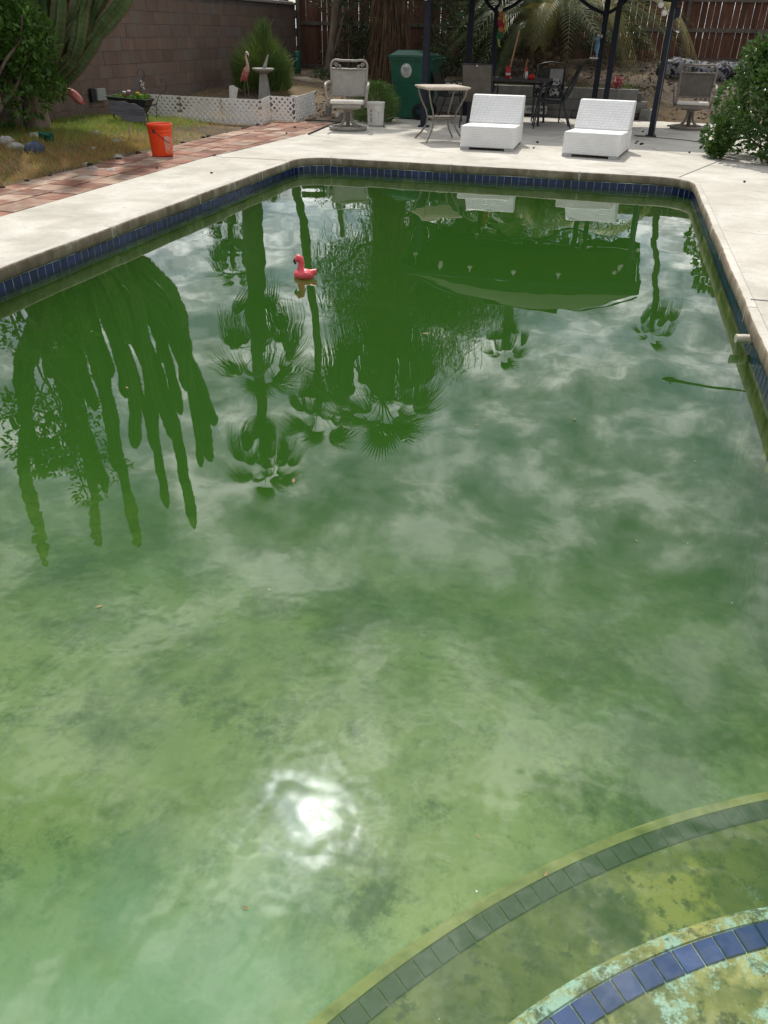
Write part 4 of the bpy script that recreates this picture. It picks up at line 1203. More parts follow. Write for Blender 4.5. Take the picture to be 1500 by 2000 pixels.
pm('table_stone', (0.42, 0.36, 0.29), (0.52, 0.46, 0.38), scale=20, rough=0.55, rnd=0.12)
pm('orange_plastic', (0.78, 0.055, 0.010), (0.86, 0.08, 0.014), scale=5, rough=0.4, spec=0.45)
pm('orange_label', (0.55, 0.33, 0.26), (0.75, 0.13, 0.04), scale=22, rough=0.7, lo=0.42, hi=0.58)
pm('white_plastic', (0.70, 0.70, 0.67), (0.62, 0.62, 0.58), scale=12, rough=0.45, spec=0.4)
pm('black_print', (0.02, 0.02, 0.022), rough=0.6)
pm('zinc', (0.34, 0.34, 0.34), (0.42, 0.42, 0.42), scale=10, rough=0.4, spec=0.5)
pm('slate', (0.06, 0.065, 0.075), (0.12, 0.125, 0.14), scale=12, rough=0.7, bump=0.004, bscale=25, stretch=(0.4, 1, 3))
pm('lattice_white', (0.84, 0.84, 0.83), (0.76, 0.75, 0.73), scale=4, rough=0.6, c3=(0.55, 0.50, 0.40), s3=2.0, lo3=0.62, hi3=0.78)
pm('flamingo_pink', (0.46, 0.10, 0.10), (0.62, 0.22, 0.20), scale=10, rough=0.5, c3=(0.60, 0.42, 0.38), s3=7, lo3=0.52, hi3=0.66)
pm('flamingo_pale', (0.62, 0.44, 0.38), (0.55, 0.32, 0.28), scale=8, rough=0.5)
pm('toy_pink', (0.72, 0.075, 0.095), (0.80, 0.10, 0.13), scale=6, rough=0.35, spec=0.5)
pm('stone', (0.22, 0.21, 0.18), (0.38, 0.36, 0.32), scale=7, rough=0.9, bump=0.01, bscale=14, rnd=0.2)
pm('stone_tan', (0.24, 0.20, 0.15), (0.34, 0.29, 0.22), scale=7, rough=0.9, bump=0.01, bscale=12)
pm('stone_blue', (0.045, 0.06, 0.10), (0.09, 0.11, 0.16), scale=8, rough=0.8, bump=0.01, bscale=14)
pm('cast_stone', (0.27, 0.265, 0.24), (0.38, 0.37, 0.335), scale=14, rough=0.9, bump=0.004, bscale=40)
pm('dark_pod', (0.02, 0.013, 0.01), (0.045, 0.03, 0.02), scale=30, rough=0.8)
pm('leaf_brown', (0.20, 0.12, 0.06), (0.32, 0.22, 0.12), scale=20, rough=0.8)
pm('wood_handle', (0.36, 0.20, 0.09), (0.46, 0.27, 0.13), scale=10, rough=0.6, stretch=(1, 1, 0.2))
pm('red_paint', (0.45, 0.015, 0.015), (0.55, 0.03, 0.03), scale=12, rough=0.4)
pm('rubber_black', (0.012, 0.012, 0.012), rough=0.7)
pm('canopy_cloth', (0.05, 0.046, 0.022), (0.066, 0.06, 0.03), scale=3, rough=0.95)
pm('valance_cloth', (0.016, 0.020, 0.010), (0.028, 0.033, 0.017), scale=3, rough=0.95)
pm('bulb_glass', (0.62, 0.60, 0.52), (0.7, 0.68, 0.6), scale=9, rough=0.25, spec=0.5)
pm('feather_orange', (0.42, 0.16, 0.05), (0.5, 0.22, 0.07), scale=20, rough=0.7)
pm('feather_red', (0.40, 0.02, 0.03), (0.5, 0.05, 0.05), scale=20, rough=0.7)
pm('feather_yellow', (0.5, 0.42, 0.07), (0.6, 0.5, 0.12), scale=20, rough=0.7)
pm('feather_green', (0.02, 0.12, 0.05), (0.04, 0.2, 0.07), scale=20, rough=0.7)
pm('feather_blue', (0.10, 0.22, 0.36), (0.2, 0.33, 0.45), scale=20, rough=0.7)
pm('tarp_pattern', (0.012, 0.012, 0.015), (0.20, 0.20, 0.22), scale=9, rough=0.85, lo=0.47, hi=0.53, detail=6, bump=0.02, bscale=5)
pm('cushion_pattern', (0.03, 0.03, 0.035), (0.55, 0.55, 0.53), scale=13, rough=0.9, lo=0.47, hi=0.52, detail=2)
pm('flower_white', (0.7, 0.62, 0.62), (0.75, 0.7, 0.7), scale=10, rough=0.7)
pm('flower_maroon', (0.22, 0.03, 0.07), (0.35, 0.06, 0.12), scale=10, rough=0.7)
pm('flower_yellow', (0.6, 0.45, 0.06), (0.7, 0.55, 0.1), scale=10, rough=0.7)
pm('red_leaf', (0.30, 0.06, 0.06), (0.45, 0.13, 0.13), scale=10, rough=0.7)


def wicker_material():
    m = pm('wicker_white', (0.78, 0.78, 0.77), (0.84, 0.84, 0.83), scale=8, rough=0.55, spec=0.4)
    t = m.node_tree; L = t.links.new; b = t.nodes['Principled BSDF']; co = nn(t, 'ShaderNodeTexCoord')
    geo = nn(t, 'ShaderNodeNewGeometry')
    # woven strands in object space: u = x+y, v = z (side faces) or y (top)
    sep = nn(t, 'ShaderNodeSeparateXYZ'); L(co.outputs['Object'], sep.inputs[0])
    u = math_node(t, 'ADD', sep.outputs[0], math_node(t, 'MULTIPLY', sep.outputs[1], 1.0))
    v = math_node(t, 'SUBTRACT', sep.outputs[2], math_node(t, 'MULTIPLY', sep.outputs[1], 0.35))
    cv = nn(t, 'ShaderNodeCombineXYZ'); L(u, cv.inputs[0]); L(v, cv.inputs[1])
    br = nn(t, 'ShaderNodeTexBrick'); br.inputs['Scale'].default_value = 1.0; br.inputs['Mortar Size'].default_value = 0.004; br.inputs['Mortar Smooth'].default_value = 0.7
    br.inputs['Brick Width'].default_value = 0.06; br.inputs['Row Height'].default_value = 0.022
    br.inputs['Color1'].default_value = (1, 1, 1, 1); br.inputs['Color2'].default_value = (0.8, 0.8, 0.8, 1); br.inputs['Mortar'].default_value = (0, 0, 0, 1)
    L(cv.outputs[0], br.inputs['Vector'])
    bp = nn(t, 'ShaderNodeBump'); bp.inputs['Strength'].default_value = 1.0; bp.inputs['Distance'].default_value = 0.0026
    L(br.outputs['Color'], bp.inputs['Height']); L(bp.outputs[0], b.inputs['Normal'])
    mx = nn(t, 'ShaderNodeMix'); mx.data_type = 'RGBA'; mx.blend_type = 'MULTIPLY'; mx.inputs[0].default_value = 0.2
    old = b.inputs['Base Color'].links[0].from_socket; L(old, mx.inputs[6]); L(br.outputs['Color'], mx.inputs[7]); L(mx.outputs[2], b.inputs['Base Color'])


wicker_material()


def bevel_prism(pts_yz, x0, x1, bev=0.012):
    """side profile (y,z) swept along x with rounded edges"""
    bm = bmesh.new(); a = [bm.verts.new((x0, y, z)) for y, z in pts_yz]; b = [bm.verts.new((x1, y, z)) for y, z in pts_yz]; n = len(a)
    bm.faces.new(a); bm.faces.new(b[::-1])
    for i in range(n): bm.faces.new((a[i], b[i], b[(i + 1) % n], a[(i + 1) % n]))
    bmesh.ops.recalc_face_normals(bm, faces=bm.faces)
    bmesh.ops.bevel(bm, geom=list(bm.edges), offset=bev, segments=3, affect='EDGES', profile=0.5)
    bm.verts.index_update(); mb = MB(); mb.add([tuple(v.co) for v in bm.verts], [tuple(v.index for v in f.verts) for f in bm.faces], False); bm.free()
    return mb


def lounge():
    t = empty('lounge_chair')
    bevel_prism([(0, 0.035), (0, 0.305), (0.66, 0.285), (1.06, 0.285), (1.06, 0.035)], -0.375, 0.375, 0.014).build('base', 'wicker_white', t)
    bevel_prism([(0.655, 0.288), (0.90, 0.635), (1.045, 0.635), (1.055, 0.288)], -0.373, 0.373, 0.014).build('backrest', 'wicker_white', t)
    for (x, y) in ((-.31, .045), (.31, .045), (-.31, 1.01), (.31, 1.01)):
        m = MB(); m.box((x, y, 0.017), (0.125, 0.085, 0.035), bev=0.003); m.build('foot', 'zinc', t)
    return t


a = lounge(); a.location = (-1.705, 11.77, 0); a.rotation_euler = (0, 0, R(0.5))
tag(a, 'white wicker armless lounge chair on the left, beside the stone topped table', 'chair', 'white wicker lounge chairs')
b = copy_tree(a); b.location = (-0.29, 11.57, 0); b.rotation_euler = (0, 0, R(-7.5))
tag(b, 'white wicker armless lounge chair on the right, nearer the glossy shrub', 'chair', 'white wicker lounge chairs')


def swivel_chair(frame, sling):
    t = empty('swivel_chair')
    m = MB(); m.tube([(0.29 * math.cos(a), 0.29 * math.sin(a), 0.035) for a in np.linspace(0, 2 * math.pi, 33)[:-1]], 0.026, 8, closed=True, flat=1.0); m.build('base_ring', frame, t)
    for k in range(4):
        a = R(45 + 90 * k); c, s = math.cos(a), math.sin(a)
        m = MB(); m.tube([(q * c, q * s, z) for q, z in ((.285, .04), (.20, .055), (.12, .10), (.075, .18), (.06, .26))], [.018, .018, .019, .02, .02], 7); m.build('base_leg', frame, t)
    m = MB(); m.lathe([(0, .05), (.035, .05), (.035, .27), (.075, .27), (.075, .305), (0, .305)], seg=16); m.build('pedestal', frame, t)
    m = MB(); m.box((0, 0, .325), (.34, .30, .04), bev=.008); m.build('swivel_plate', frame, t)
    m = MB(); m.tube([(-.27, -.25, .40), (.27, -.25, .40), (.27, .22, .385), (-.27, .22, .385)], .02, 8, closed=True); m.box((0, -.25, .36), (.46, .03, .05), bev=.01); m.build('seat_frame', frame, t)
    bevel_prism([(-.275, .395), (-.285, .43), (-.25, .455), (.2, .43), (.2, .395)], -.262, .262, .018).build('seat_cushion', 'cushion_white', t)
    # back frame: rounded hoop leaning back
    def bk(x, z): return (x, 0.20 + (z - .40) * 0.24, z)
    hoop = [bk(-.275, .38), bk(-.275, .55), bk(-.295, .86)] + [bk(-.295 + .08 * (1 - math.cos(q)), .90 + .085 * math.sin(q)) for q in np.linspace(0.15, math.pi / 2, 6)]
    hoop += [bk(-.10, .975), bk(0, .978), bk(.10, .975)] + [bk(.295 - .08 * (1 - math.cos(q)), .90 + .085 * math.sin(q)) for q in np.linspace(math.pi / 2, 0.15, 6)] + [bk(.295, .86), bk(.275, .55), bk(.275, .38)]
    m = MB(); m.tube(hoop, .018, 8); m.tube([bk(-.285, .862), bk(0, .858), bk(.285, .862)], .014, 8); m.tube([bk(-.27, .49), bk(0, .485), bk(.27, .49)], .014, 8); m.build('back_frame', frame, t)
    m = MB(); vs = []; fs = []
    for j in range(9):
        z = .485 + .372 * j / 8
        for i in range(9):
            x = -.272 + .544 * i / 8; p = bk(x, z); vs.append((x, p[1] + .018 * (1 - (x / .27) ** 2), z))
    for j in range(8):
        for i in range(8): fs.append((j * 9 + i, j * 9 + i + 1, j * 9 + 10 + i, j * 9 + 9 + i))
    n = len(vs); vs += [(x, y + .012, z) for x, y, z in vs]; fs += [tuple(n + q for q in f[::-1]) for f in fs]
    m.add(vs, fs, True); m.build('back_sling', sling, t)
    for s in (-1, 1):
        m = MB(); pts = []
        for k in range(16):
            a = k * 0.55; r = .034 - .0019 * k; p = bk(s * (.215 + r * math.cos(a)), .915 + r * math.sin(a)); pts.append(p)
        m.tube(pts, .010, 6); pts = []
        for k in range(12):
            a = 2.4 - k * 0.6; r = .024 - .0017 * k; pts.append(bk(s * (.155 + r * math.cos(a) * -1), .895 + r * math.sin(a)))
        m.tube(pts, .009, 6); m.build('scroll', frame, t)
        m = MB(); m.tube([(s * .285, .25, .66), (s * .315, .18, .68), (s * .335, .02, .675), (s * .34, -.16, .665), (s * .338, -.235, .64), (s * .33, -.262, .58), (s * .315, -.24, .47), (s * .30, -.18, .36), (s * .285, -.14, .36)], [.02, .022, .024, .024, .024, .023, .022, .02, .018], 8); m.build('armrest', frame, t)
    return t


ca = swivel_chair('frame_grey', 'sling_beige'); ca.location = (-4.27, 13.50, 0.0); ca.rotation_euler = (0, 0, R(13))
tag(ca, 'high backed swivel patio chair with pale beige sling beside the white bucket', 'chair', 'swivel patio chairs')
cb = swivel_chair('frame_taupe', 'sling_brown'); cb.location = (1.22, 16.15, 0.0); cb.rotation_euler = (0, 0, R(-4))
tag(cb, 'high backed swivel patio chair with brown sling half hidden by the glossy shrub', 'chair', 'swivel patio chairs')


def side_table():
    t = empty('side_table', (-2.56, 12.70, 0), R(29)); tag(t, 'square stone topped side table with curved metal legs beside the left lounge chair', 'table')
    S = .66
    m = MB(); m.box((0, 0, .715), (S, S, .022), bev=.006); m.box((0, 0, .697), (S - .05, S - .05, .02)); tp = m.build('table_top', 'table_stone', t)
    for i in range(3):
        for j in range(3):
            m = MB(); w = (S - .09) / 3; m.box((-S / 2 + .045 + w * (i + .5), -S / 2 + .045 + w * (j + .5), .728), (w - .006, w - .006, .006), bev=.002); m.build('inlay_tile', 'table_stone', tp)
    for k in range(4):
        a = R(45 + 90 * k); c, s = math.cos(a), math.sin(a); m = MB()
        m.tube([(q * c, q * s, z) for q, z in ((.40, .69), (.385, .62), (.32, .50), (.255, .40), (.225, .30), (.245, .20), (.32, .10), (.40, .03), (.425, .0))], [.018] * 9, 8, flat=.6); m.build('leg', 'frame_taupe', t)
    m = MB(); q = .225; m.tube([(q * math.cos(R(45 + 90 * k)), q * math.sin(R(45 + 90 * k)), .31) for k in range(4)], .012, 8, closed=True); m.box((0, 0, .31), (.30, .30, .012)); m.build('stretcher', 'frame_taupe', t)


side_table()


def trash_cart():
    t = empty('trash_cart', (-3.74, 15.95, 0), R(-8)); tag(t, 'dark green wheeled trash cart with a round white sticker by the gazebo post', 'trash cart')

    def taper(m, x0, x1, y0, y1, z0, X0, X1, Y0, Y1, z1):
        m.hexa([(x0, y0, z0), (x1, y0, z0), (x1, y1, z0), (x0, y1, z0), (X0, Y0, z1), (X1, Y0, z1), (X1, Y1, z1), (X0, Y1, z1)])
    m = MB(); taper(m, -.27, .25, -.26, .26, .02, -.315, .32, -.295, .295, .62); m.build('lower_body', 'cart_green', t)
    m = MB(); taper(m, -.34, .33, -.305, .305, .60, -.365, .385, -.325, .325, .965); taper(m, -.385, .41, -.345, .345, .955, -.385, .41, -.345, .345, .995); m.build('upper_body', 'cart_green', t)
    m = MB(); taper(m, -.405, .40, -.36, .36, 1.0, -.40, .40, -.355, .355, 1.03); taper(m, -.37, .36, -.32, .32, 1.032, -.26, .10, -.22, .22, 1.105); m.box((-.03, -.2, 1.07), (.5, .03, .05), Euler((0, R(3), 0)), bev=.01); m.build('lid', 'cart_green', t)
    m = MB(); m.tube([(.41, -.27, .97), (.48, -.27, .99), (.48, .27, .99), (.41, .27, .97)], .018, 8); m.build('handle', 'cart_green', t)
    for s in (-1, 1):
        w = empty('wheel', (.215, s * .30, .135), 0, t)
        m = MB(); m.M = Matrix.Rotation(R(90), 4, 'X'); m.lathe([(.07, -.028), (.12, -.028), (.133, -.015), (.133, .015), (.12, .028), (.07, .028)], seg=24); m.build('tyre', 'rubber_black', w)
        m = MB(); m.M = Matrix.Rotation(R(90), 4, 'X'); m.lathe([(0, -.02), (.03, -.026), (.04, -.016), (.085, -.016), (.085, .016), (.04, .016), (.03, .026), (0, .02)], seg=20)
        for k in range(5): m.box((.055 * math.cos(k * 1.257), .055 * math.sin(k * 1.257), 0), (.06, .014, .05), Euler((0, 0, k * 1.257)))
        m.build('rim', 'cart_dark', w)
    m = MB(); m.M = Matrix.Translation((-.05, -.318, .79)) @ Matrix.Rotation(R(93.2), 4, 'X'); m.lathe([(0, .003), (.115, .003), (.115, -.002)], seg=28, sx=.92); m.M = m.M @ Matrix.Scale(1, 4); st = m.build('sticker', 'sticker_white', t)
    m = MB(); m.M = Matrix.Translation((-.05, -.318, .79)) @ Matrix.Rotation(R(93.2), 4, 'X'); m.box((0, .035, .0045), (.13, .04, .002)); m.box((.005, -.002, .0045), (.10, .03, .002)); m.box((.02, -.038, .0045), (.06, .028, .002)); m.build('sticker_print', 'sticker_grey', st)


trash_cart()


def bucket(name, loc, r0, r1, h, mat, label, rz=0.0, tilt=(0, 0), cat='bucket'):
    t = empty(name, loc, rz); t.rotation_euler = (tilt[0], tilt[1], rz); tag(t, label, cat)
    m = MB(); m.lathe([(0, .012), (r0 * .97, .008), (r0, .02), (r0 + (r1 - r0) * .72, h * .72), (r1 - .003, h * .74), (r1, h * .745), (r1 - .001, h * .80), (r1, h * .86), (r1 + .004, h * .865), (r1 + .002, h * .93), (r1 + .006, h * .94), (r1 + .007, h), (r1 - .004, h), (r1 - .006, h * .9), (r0 - .004, .03), (0, .025)], seg=36); m.build('body', mat, t)
    return t


t = bucket('orange_bucket', (-5.56, 9.70, -0.012), .132, .150, .375, 'orange_plastic', 'bright orange plastic bucket standing on the brick path', R(20))
m = MB(); vs = []; n = 10
for k in range(n + 1):
    a = R(-64 + 60 * k / n)
    for z in (.04, .24): r = .132 + .018 * z / .375 + .0025; vs.append((r * math.cos(a), r * math.sin(a), z))
m.add(vs, [(2 * k, 2 * k + 2, 2 * k + 3, 2 * k + 1) for k in range(n)], True); m.build('label_patch', 'orange_label', t)
m = MB(); m.tube([(.15 * math.cos(R(a)), .15 * math.sin(R(a)), z) for a, z in ((-112, .30), (-100, .285), (-86, .25), (-70, .215), (-52, .18), (-35, .16))], .0035, 6); m.box((.149 * math.cos(R(-112)), .149 * math.sin(R(-112)), .30), (.03, .03, .035), bev=.004); m.build('wire_handle', 'black_metal', t)

t = bucket('white_bucket', (-4.03, 14.32, 0), .135, .150, .365, 'white_plastic', 'white plastic bucket with black printed warnings behind the beige swivel chair', R(5))
m = MB()
def bprint(a0, a1, z0, z1):
    vs = []; n = 4
    for k in range(n + 1):
        a = R(a0 + (a1 - a0) * k / n)
        for z in (z0, z1): r = .135 + .015 * z / .365 + .002; vs.append((r * math.cos(a), r * math.sin(a), z))
    m.add(vs, [(2 * k, 2 * k + 2, 2 * k + 3, 2 * k + 1) for k in range(n)], True)
for z0, z1 in ((.245, .252), (.235, .241), (.222, .23), (.085, .092), (.098, .104), (.11, .115), (.12, .126), (.07, .078)): bprint(-118, -106, z0, z1)
for k in range(14):
    a = 2 * math.pi * k / 14; bprint(-112 + 7 * math.cos(a) - 1.2, -112 + 7 * math.cos(a) + 1.2, .175 + .02 * math.sin(a) - .003, .175 + .02 * math.sin(a) + .003)
bprint(-114, -110, .165, .187); bprint(-118, -106, .133, .138)
for z0 in (.09, .12, .15, .18, .2): bprint(-66, -57, z0, z0 + .004)
m.build('printed_warning', 'black_print', t)
m = MB(); m.tube([(.152 * math.cos(R(a)), .152 * math.sin(R(a)), z) for a, z in ((-100, .29), (-85, .25), (-68, .22), (-50, .215), (-35, .225))], .003, 6); m.build('wire_handle', 'zinc', t)


# --- white lattice edging
def lattice_panel(parent, a, b, z0a, z0b, H=.375, pitch=.098, w=.042):
    a, b = Vector((*a, 0)), Vector((*b, 0)); L = (b - a).length; d = (b - a) / L; nrm = Vector((-d.y, d.x, 0)); m = MB()

    def P(s, z, o):
        p = a + d * s + nrm * o; p.z = z0a + (z0b - z0a) * s / L + z; return p
    step = pitch * math.sqrt(2) * .72
    for sgn in (1, -1):
        k = -H
        off = .004 * sgn
        c = -H if sgn == 1 else 0
        while c < (L if sgn == 1 else L + H):
            # line s = c + sgn*z, z in 0..H, clipped to 0..L
            z0, z1 = 0.0, H
            if sgn == 1: z0 = max(z0, -c); z1 = min(z1, L - c)
            else: z0 = max(z0, c - L); z1 = min(z1, c)
            if z1 - z0 > .012:
                hw = w / 2 * math.sqrt(2)
                s0, s1 = c + sgn * z0, c + sgn * z1
                q = [(s0 - hw, z0), (s0 + hw, z0), (s1 + hw, z1), (s1 - hw, z1)]
                q = [(min(max(s, 0), L), z) for s, z in q]
                m.add([P(s, z, off - .003) for s, z in q] + [P(s, z, off + .003) for s, z in q], [(0, 1, 2, 3), (7, 6, 5, 4), (0, 4, 5, 1), (1, 5, 6, 2), (2, 6, 7, 3), (3, 7, 4, 0)])
            c += step
    m.build('lattice_panel', 'lattice_white', parent)


lt = empty('lattice_edging', (0, 0, 0)); tag(lt, 'low white plastic lattice edging around the back left garden bed', 'lattice')
pts = [(-8.12, 13.62), (-7.38, 13.66), (-6.62, 13.69), (-5.88, 13.72), (-5.97, 14.33), (-5.57, 14.46), (-5.50, 15.40)]
for i in range(6):
    za, zb = (.02, .01, .0, .0, .02, .0)[i], (.01, .0, .0, .02, .0, .05)[i]
    lattice_panel(lt, pts[i], pts[i + 1], za, zb)


# --- yard flamingos
def flamingo(label, loc, rz, scale=1.0, tilt=0.0):
    t = empty('garden_flamingo', loc, rz); t.rotation_euler = (0, tilt, rz); t.scale = (scale,) * 3; tag(t, label, 'flamingo ornament', 'metal garden flamingos')
    for s in (-1, 1):
        m = MB(); m.tube([(s * .012 + .02, s * .035, -.03), (s * .015, s * .033, .18), (.0, s * .03, .36)], .006, 6); m.build('leg', 'frame_taupe', t)
    m = MB(); m.M = Matrix.Translation((0, 0, .45)) @ Matrix.Rotation(R(-58), 4, 'Y'); m.blob((0, 0, 0), (.145, .062, .07), 14, 9); m.build('body', 'flamingo_pink', t)
    rnd = random.Random(3)
    for k in range(16):
        u = rnd.uniform(-.7, .7); s = rnd.choice((-1, 1)); m = MB(); x = .06 * u + rnd.uniform(-.03, .02); z = .45 + .10 * u
        p = Vector((x, s * (.064 * math.sqrt(max(.15, 1 - u * u))), z)); d = Vector((-.055, s * .014, -.085)); w = Vector((.02, 0, -.006))
        m.add([p + w, p - w, p + d * .6 - w * .8, p + d, p + d * .6 + w * .8, p + d * .4 + Vector((0, s * .012, 0))], [(0, 1, 5), (1, 2, 5), (2, 3, 5), (3, 4, 5), (4, 0, 5)]); m.build('feather', 'flamingo_pink', t)
    m = MB(); m.tube([(.065, 0, .51), (.10, 0, .57), (.105, 0, .62), (.075, 0, .69), (.055, 0, .75), (.075, 0, .80), (.10, 0, .815)], [.05, .038, .026, .021, .02, .022, .02], 10); m.build('neck', 'flamingo_pale', t)
    m = MB(); m.blob((.095, 0, .812), (.034, .026, .027), 10, 7); m.build('head', 'flamingo_pale', t)
    m = MB(); m.tube([(.12, 0, .81), (.15, 0, .795), (.165, 0, .765), (.162, 0, .75)], [.017, .015, .010, .003], 8); m.build('beak', 'white_plastic', t)
    return t


flamingo('pink metal flamingo standing behind the white lattice beside the sundial', (-7.22, 16.15, ground_h(-7.2, 16.15)), R(-35))
flamingo('pink metal flamingo leaning behind the cactus trunk', (-7.72, 11.35, ground_h(-7.72, 11.35) - .02), R(200), .95, R(14))


def sundial():
    t = empty('sundial', (-6.88, 16.25, ground_h(-6.88, 16.25) - .02), R(10)); tag(t, 'grey stone sundial on a tapered pedestal behind the white lattice', 'sundial')
    m = MB(); m.hexa([(-.11, -.11, 0), (.11, -.11, 0), (.11, .11, 0), (-.11, .11, 0), (-.062, -.062, .50), (.062, -.062, .50), (.062, .062, .50), (-.062, .062, .50)]); m.build('pedestal', 'cast_stone', t)
    m = MB(); m.lathe([(0, .49), (.10, .49), (.19, .535), (.215, .545), (.215, .575), (.20, .58), (0, .57)], seg=28); m.build('dial', 'cast_stone', t)
    m = MB(); m.prism([(0, -.01), (.07, -.01), (.07, .01), (0, .01)], .57, .575); m.add([(-.02, -.008, .57), (.06, -.008, .57), (.125, -.008, .80), (.10, -.008, .81), (-.02, .008, .57), (.06, .008, .57), (.125, .008, .80), (.10, .008, .81)], [(0, 1, 2, 3), (7, 6, 5, 4), (0, 4, 5, 1), (1, 5, 6, 2), (2, 6, 7, 3), (3, 7, 4, 0)]); m.build('gnomon', 'cast_stone', t)


sundial()
m = MB(); m.add([(-.06, 0, 0), (.03, 0, 0), (.09, .02, .27), (.05, .01, .30), (-.03, -.02, .29), (.07, .05, 0), (.13, .06, .25)], [(0, 1, 2, 3, 4), (1, 5, 6, 2), (0, 4, 3, 2, 6, 5)])
o = m.build('plastic_sheet', 'white_plastic'); o.location = (-7.35, 15.72, ground_h(-7.35, 15.72)); o.rotation_euler = (0, 0, .3); tag(o, 'crumpled white plastic sheet standing left of the flamingo behind the lattice', 'plastic sheet')

for (x, y, z, sx, sy, sz, rz, lab, mt) in ((-5.92, 15.65, .11, .40, .20, .20, .1, 'grey concrete block under the two pale bricks behind the lattice corner', 'grey_block'),
                                           (-5.98, 15.62, .255, .20, .20, .085, .15, 'larger pale brick on the grey block behind the lattice', 'cast_stone'),
                                           (-5.77, 15.66, .245, .18, .12, .065, -.1, 'smaller pale brick lying right of the larger one behind the lattice', 'cast_stone'),
                                           (-5.36, 15.72, .08, .09, .2, .2, .2, 'grey concrete block standing at the right end of the lattice', 'grey_block')):
    m = MB(); m.box((0, 0, 0), (sx, sy, sz), bev=.008); o = m.build('concrete_block' if 'block' in lab[:16] else 'pale_brick', mt); o.location = (x, y, z + .02); o.rotation_euler = (0, 0, rz); tag(o, lab, 'block' if 'block' in lab[:16] else 'brick')

m = MB(); m.lathe([(0, 0), (.08, 0), (.08, .72), (.07, .75), (0, .76)], seg=20); o = m.build('green_post', 'cart_green'); o.location = (-7.62, 20.1, .2); tag(o, 'round dark green utility post in the back left corner', 'post')


def rock(loc, r, mat, label, group=None, seed=0, name='rock'):
    m = MB(); rnd = random.Random(seed); m.blob((0, 0, 0), r, 11, 7, .16, rnd); o = m.build(name, mat); o.location = loc; o.rotation_euler = (0, 0, rnd.uniform(0, 6)); tag(o, label, 'rock', group); return o


rock((-7.05, 19.0, .34), (.28, .16, .14), 'stone_tan', 'large tan rock behind the pencil bush', None, 1)
GR = 'pale rocks in the dry grass'
for i, (x, y, r, lab) in enumerate(((-7.42, 9.13, .15, 'big grey rock at the left edge below the leafy tree'), (-7.08, 8.86, .13, 'rounded grey rock left of the blue stone'), (-5.76, 8.45, .085, 'flat pale rock at the edge of the brick path'), (-5.52, 8.42, .075, 'pointed pale rock on the very edge of the brick path'),
                                    (-7.03, 10.5, .09, 'flat white rock left of the slate sign stake'), (-6.62, 10.34, .085, 'white rock just below the slate sign'), (-6.02, 9.42, .085, 'grey rock left of the orange bucket'), (-7.45, 9.75, .12, 'pale rock at the foot of the cactus'), (-6.05, 8.75, .06, 'small grey rock above the flat pale one'), (-6.5, 9.6, .06, 'small buried pale rock amid the dry grass'))):
    rock((x, y, ground_h(x, y) + r * .12), (r * .9, r * .7, r * .5), 'stone', lab, GR, i + 3)
rock((-6.78, 8.82, ground_h(-6.78, 8.82) + .05), (.13, .1, .09), 'stone_blue', 'dark blue painted stone in the dry grass', None, 40)
m = MB(); m.box((0, 0, .06), (.17, .05, .10), Euler((.5, .2, .2)), bev=.01); m.box((.12, -.05, .05), (.05, .06, .14), Euler((.1, .1, .3)), bev=.01); o = m.build('green_scrap', 'cart_green'); o.location = (-7.1, 9.5, ground_h(-7.1, 9.5)); tag(o, 'broken piece of dark green plastic in the dry grass', 'plastic scrap')


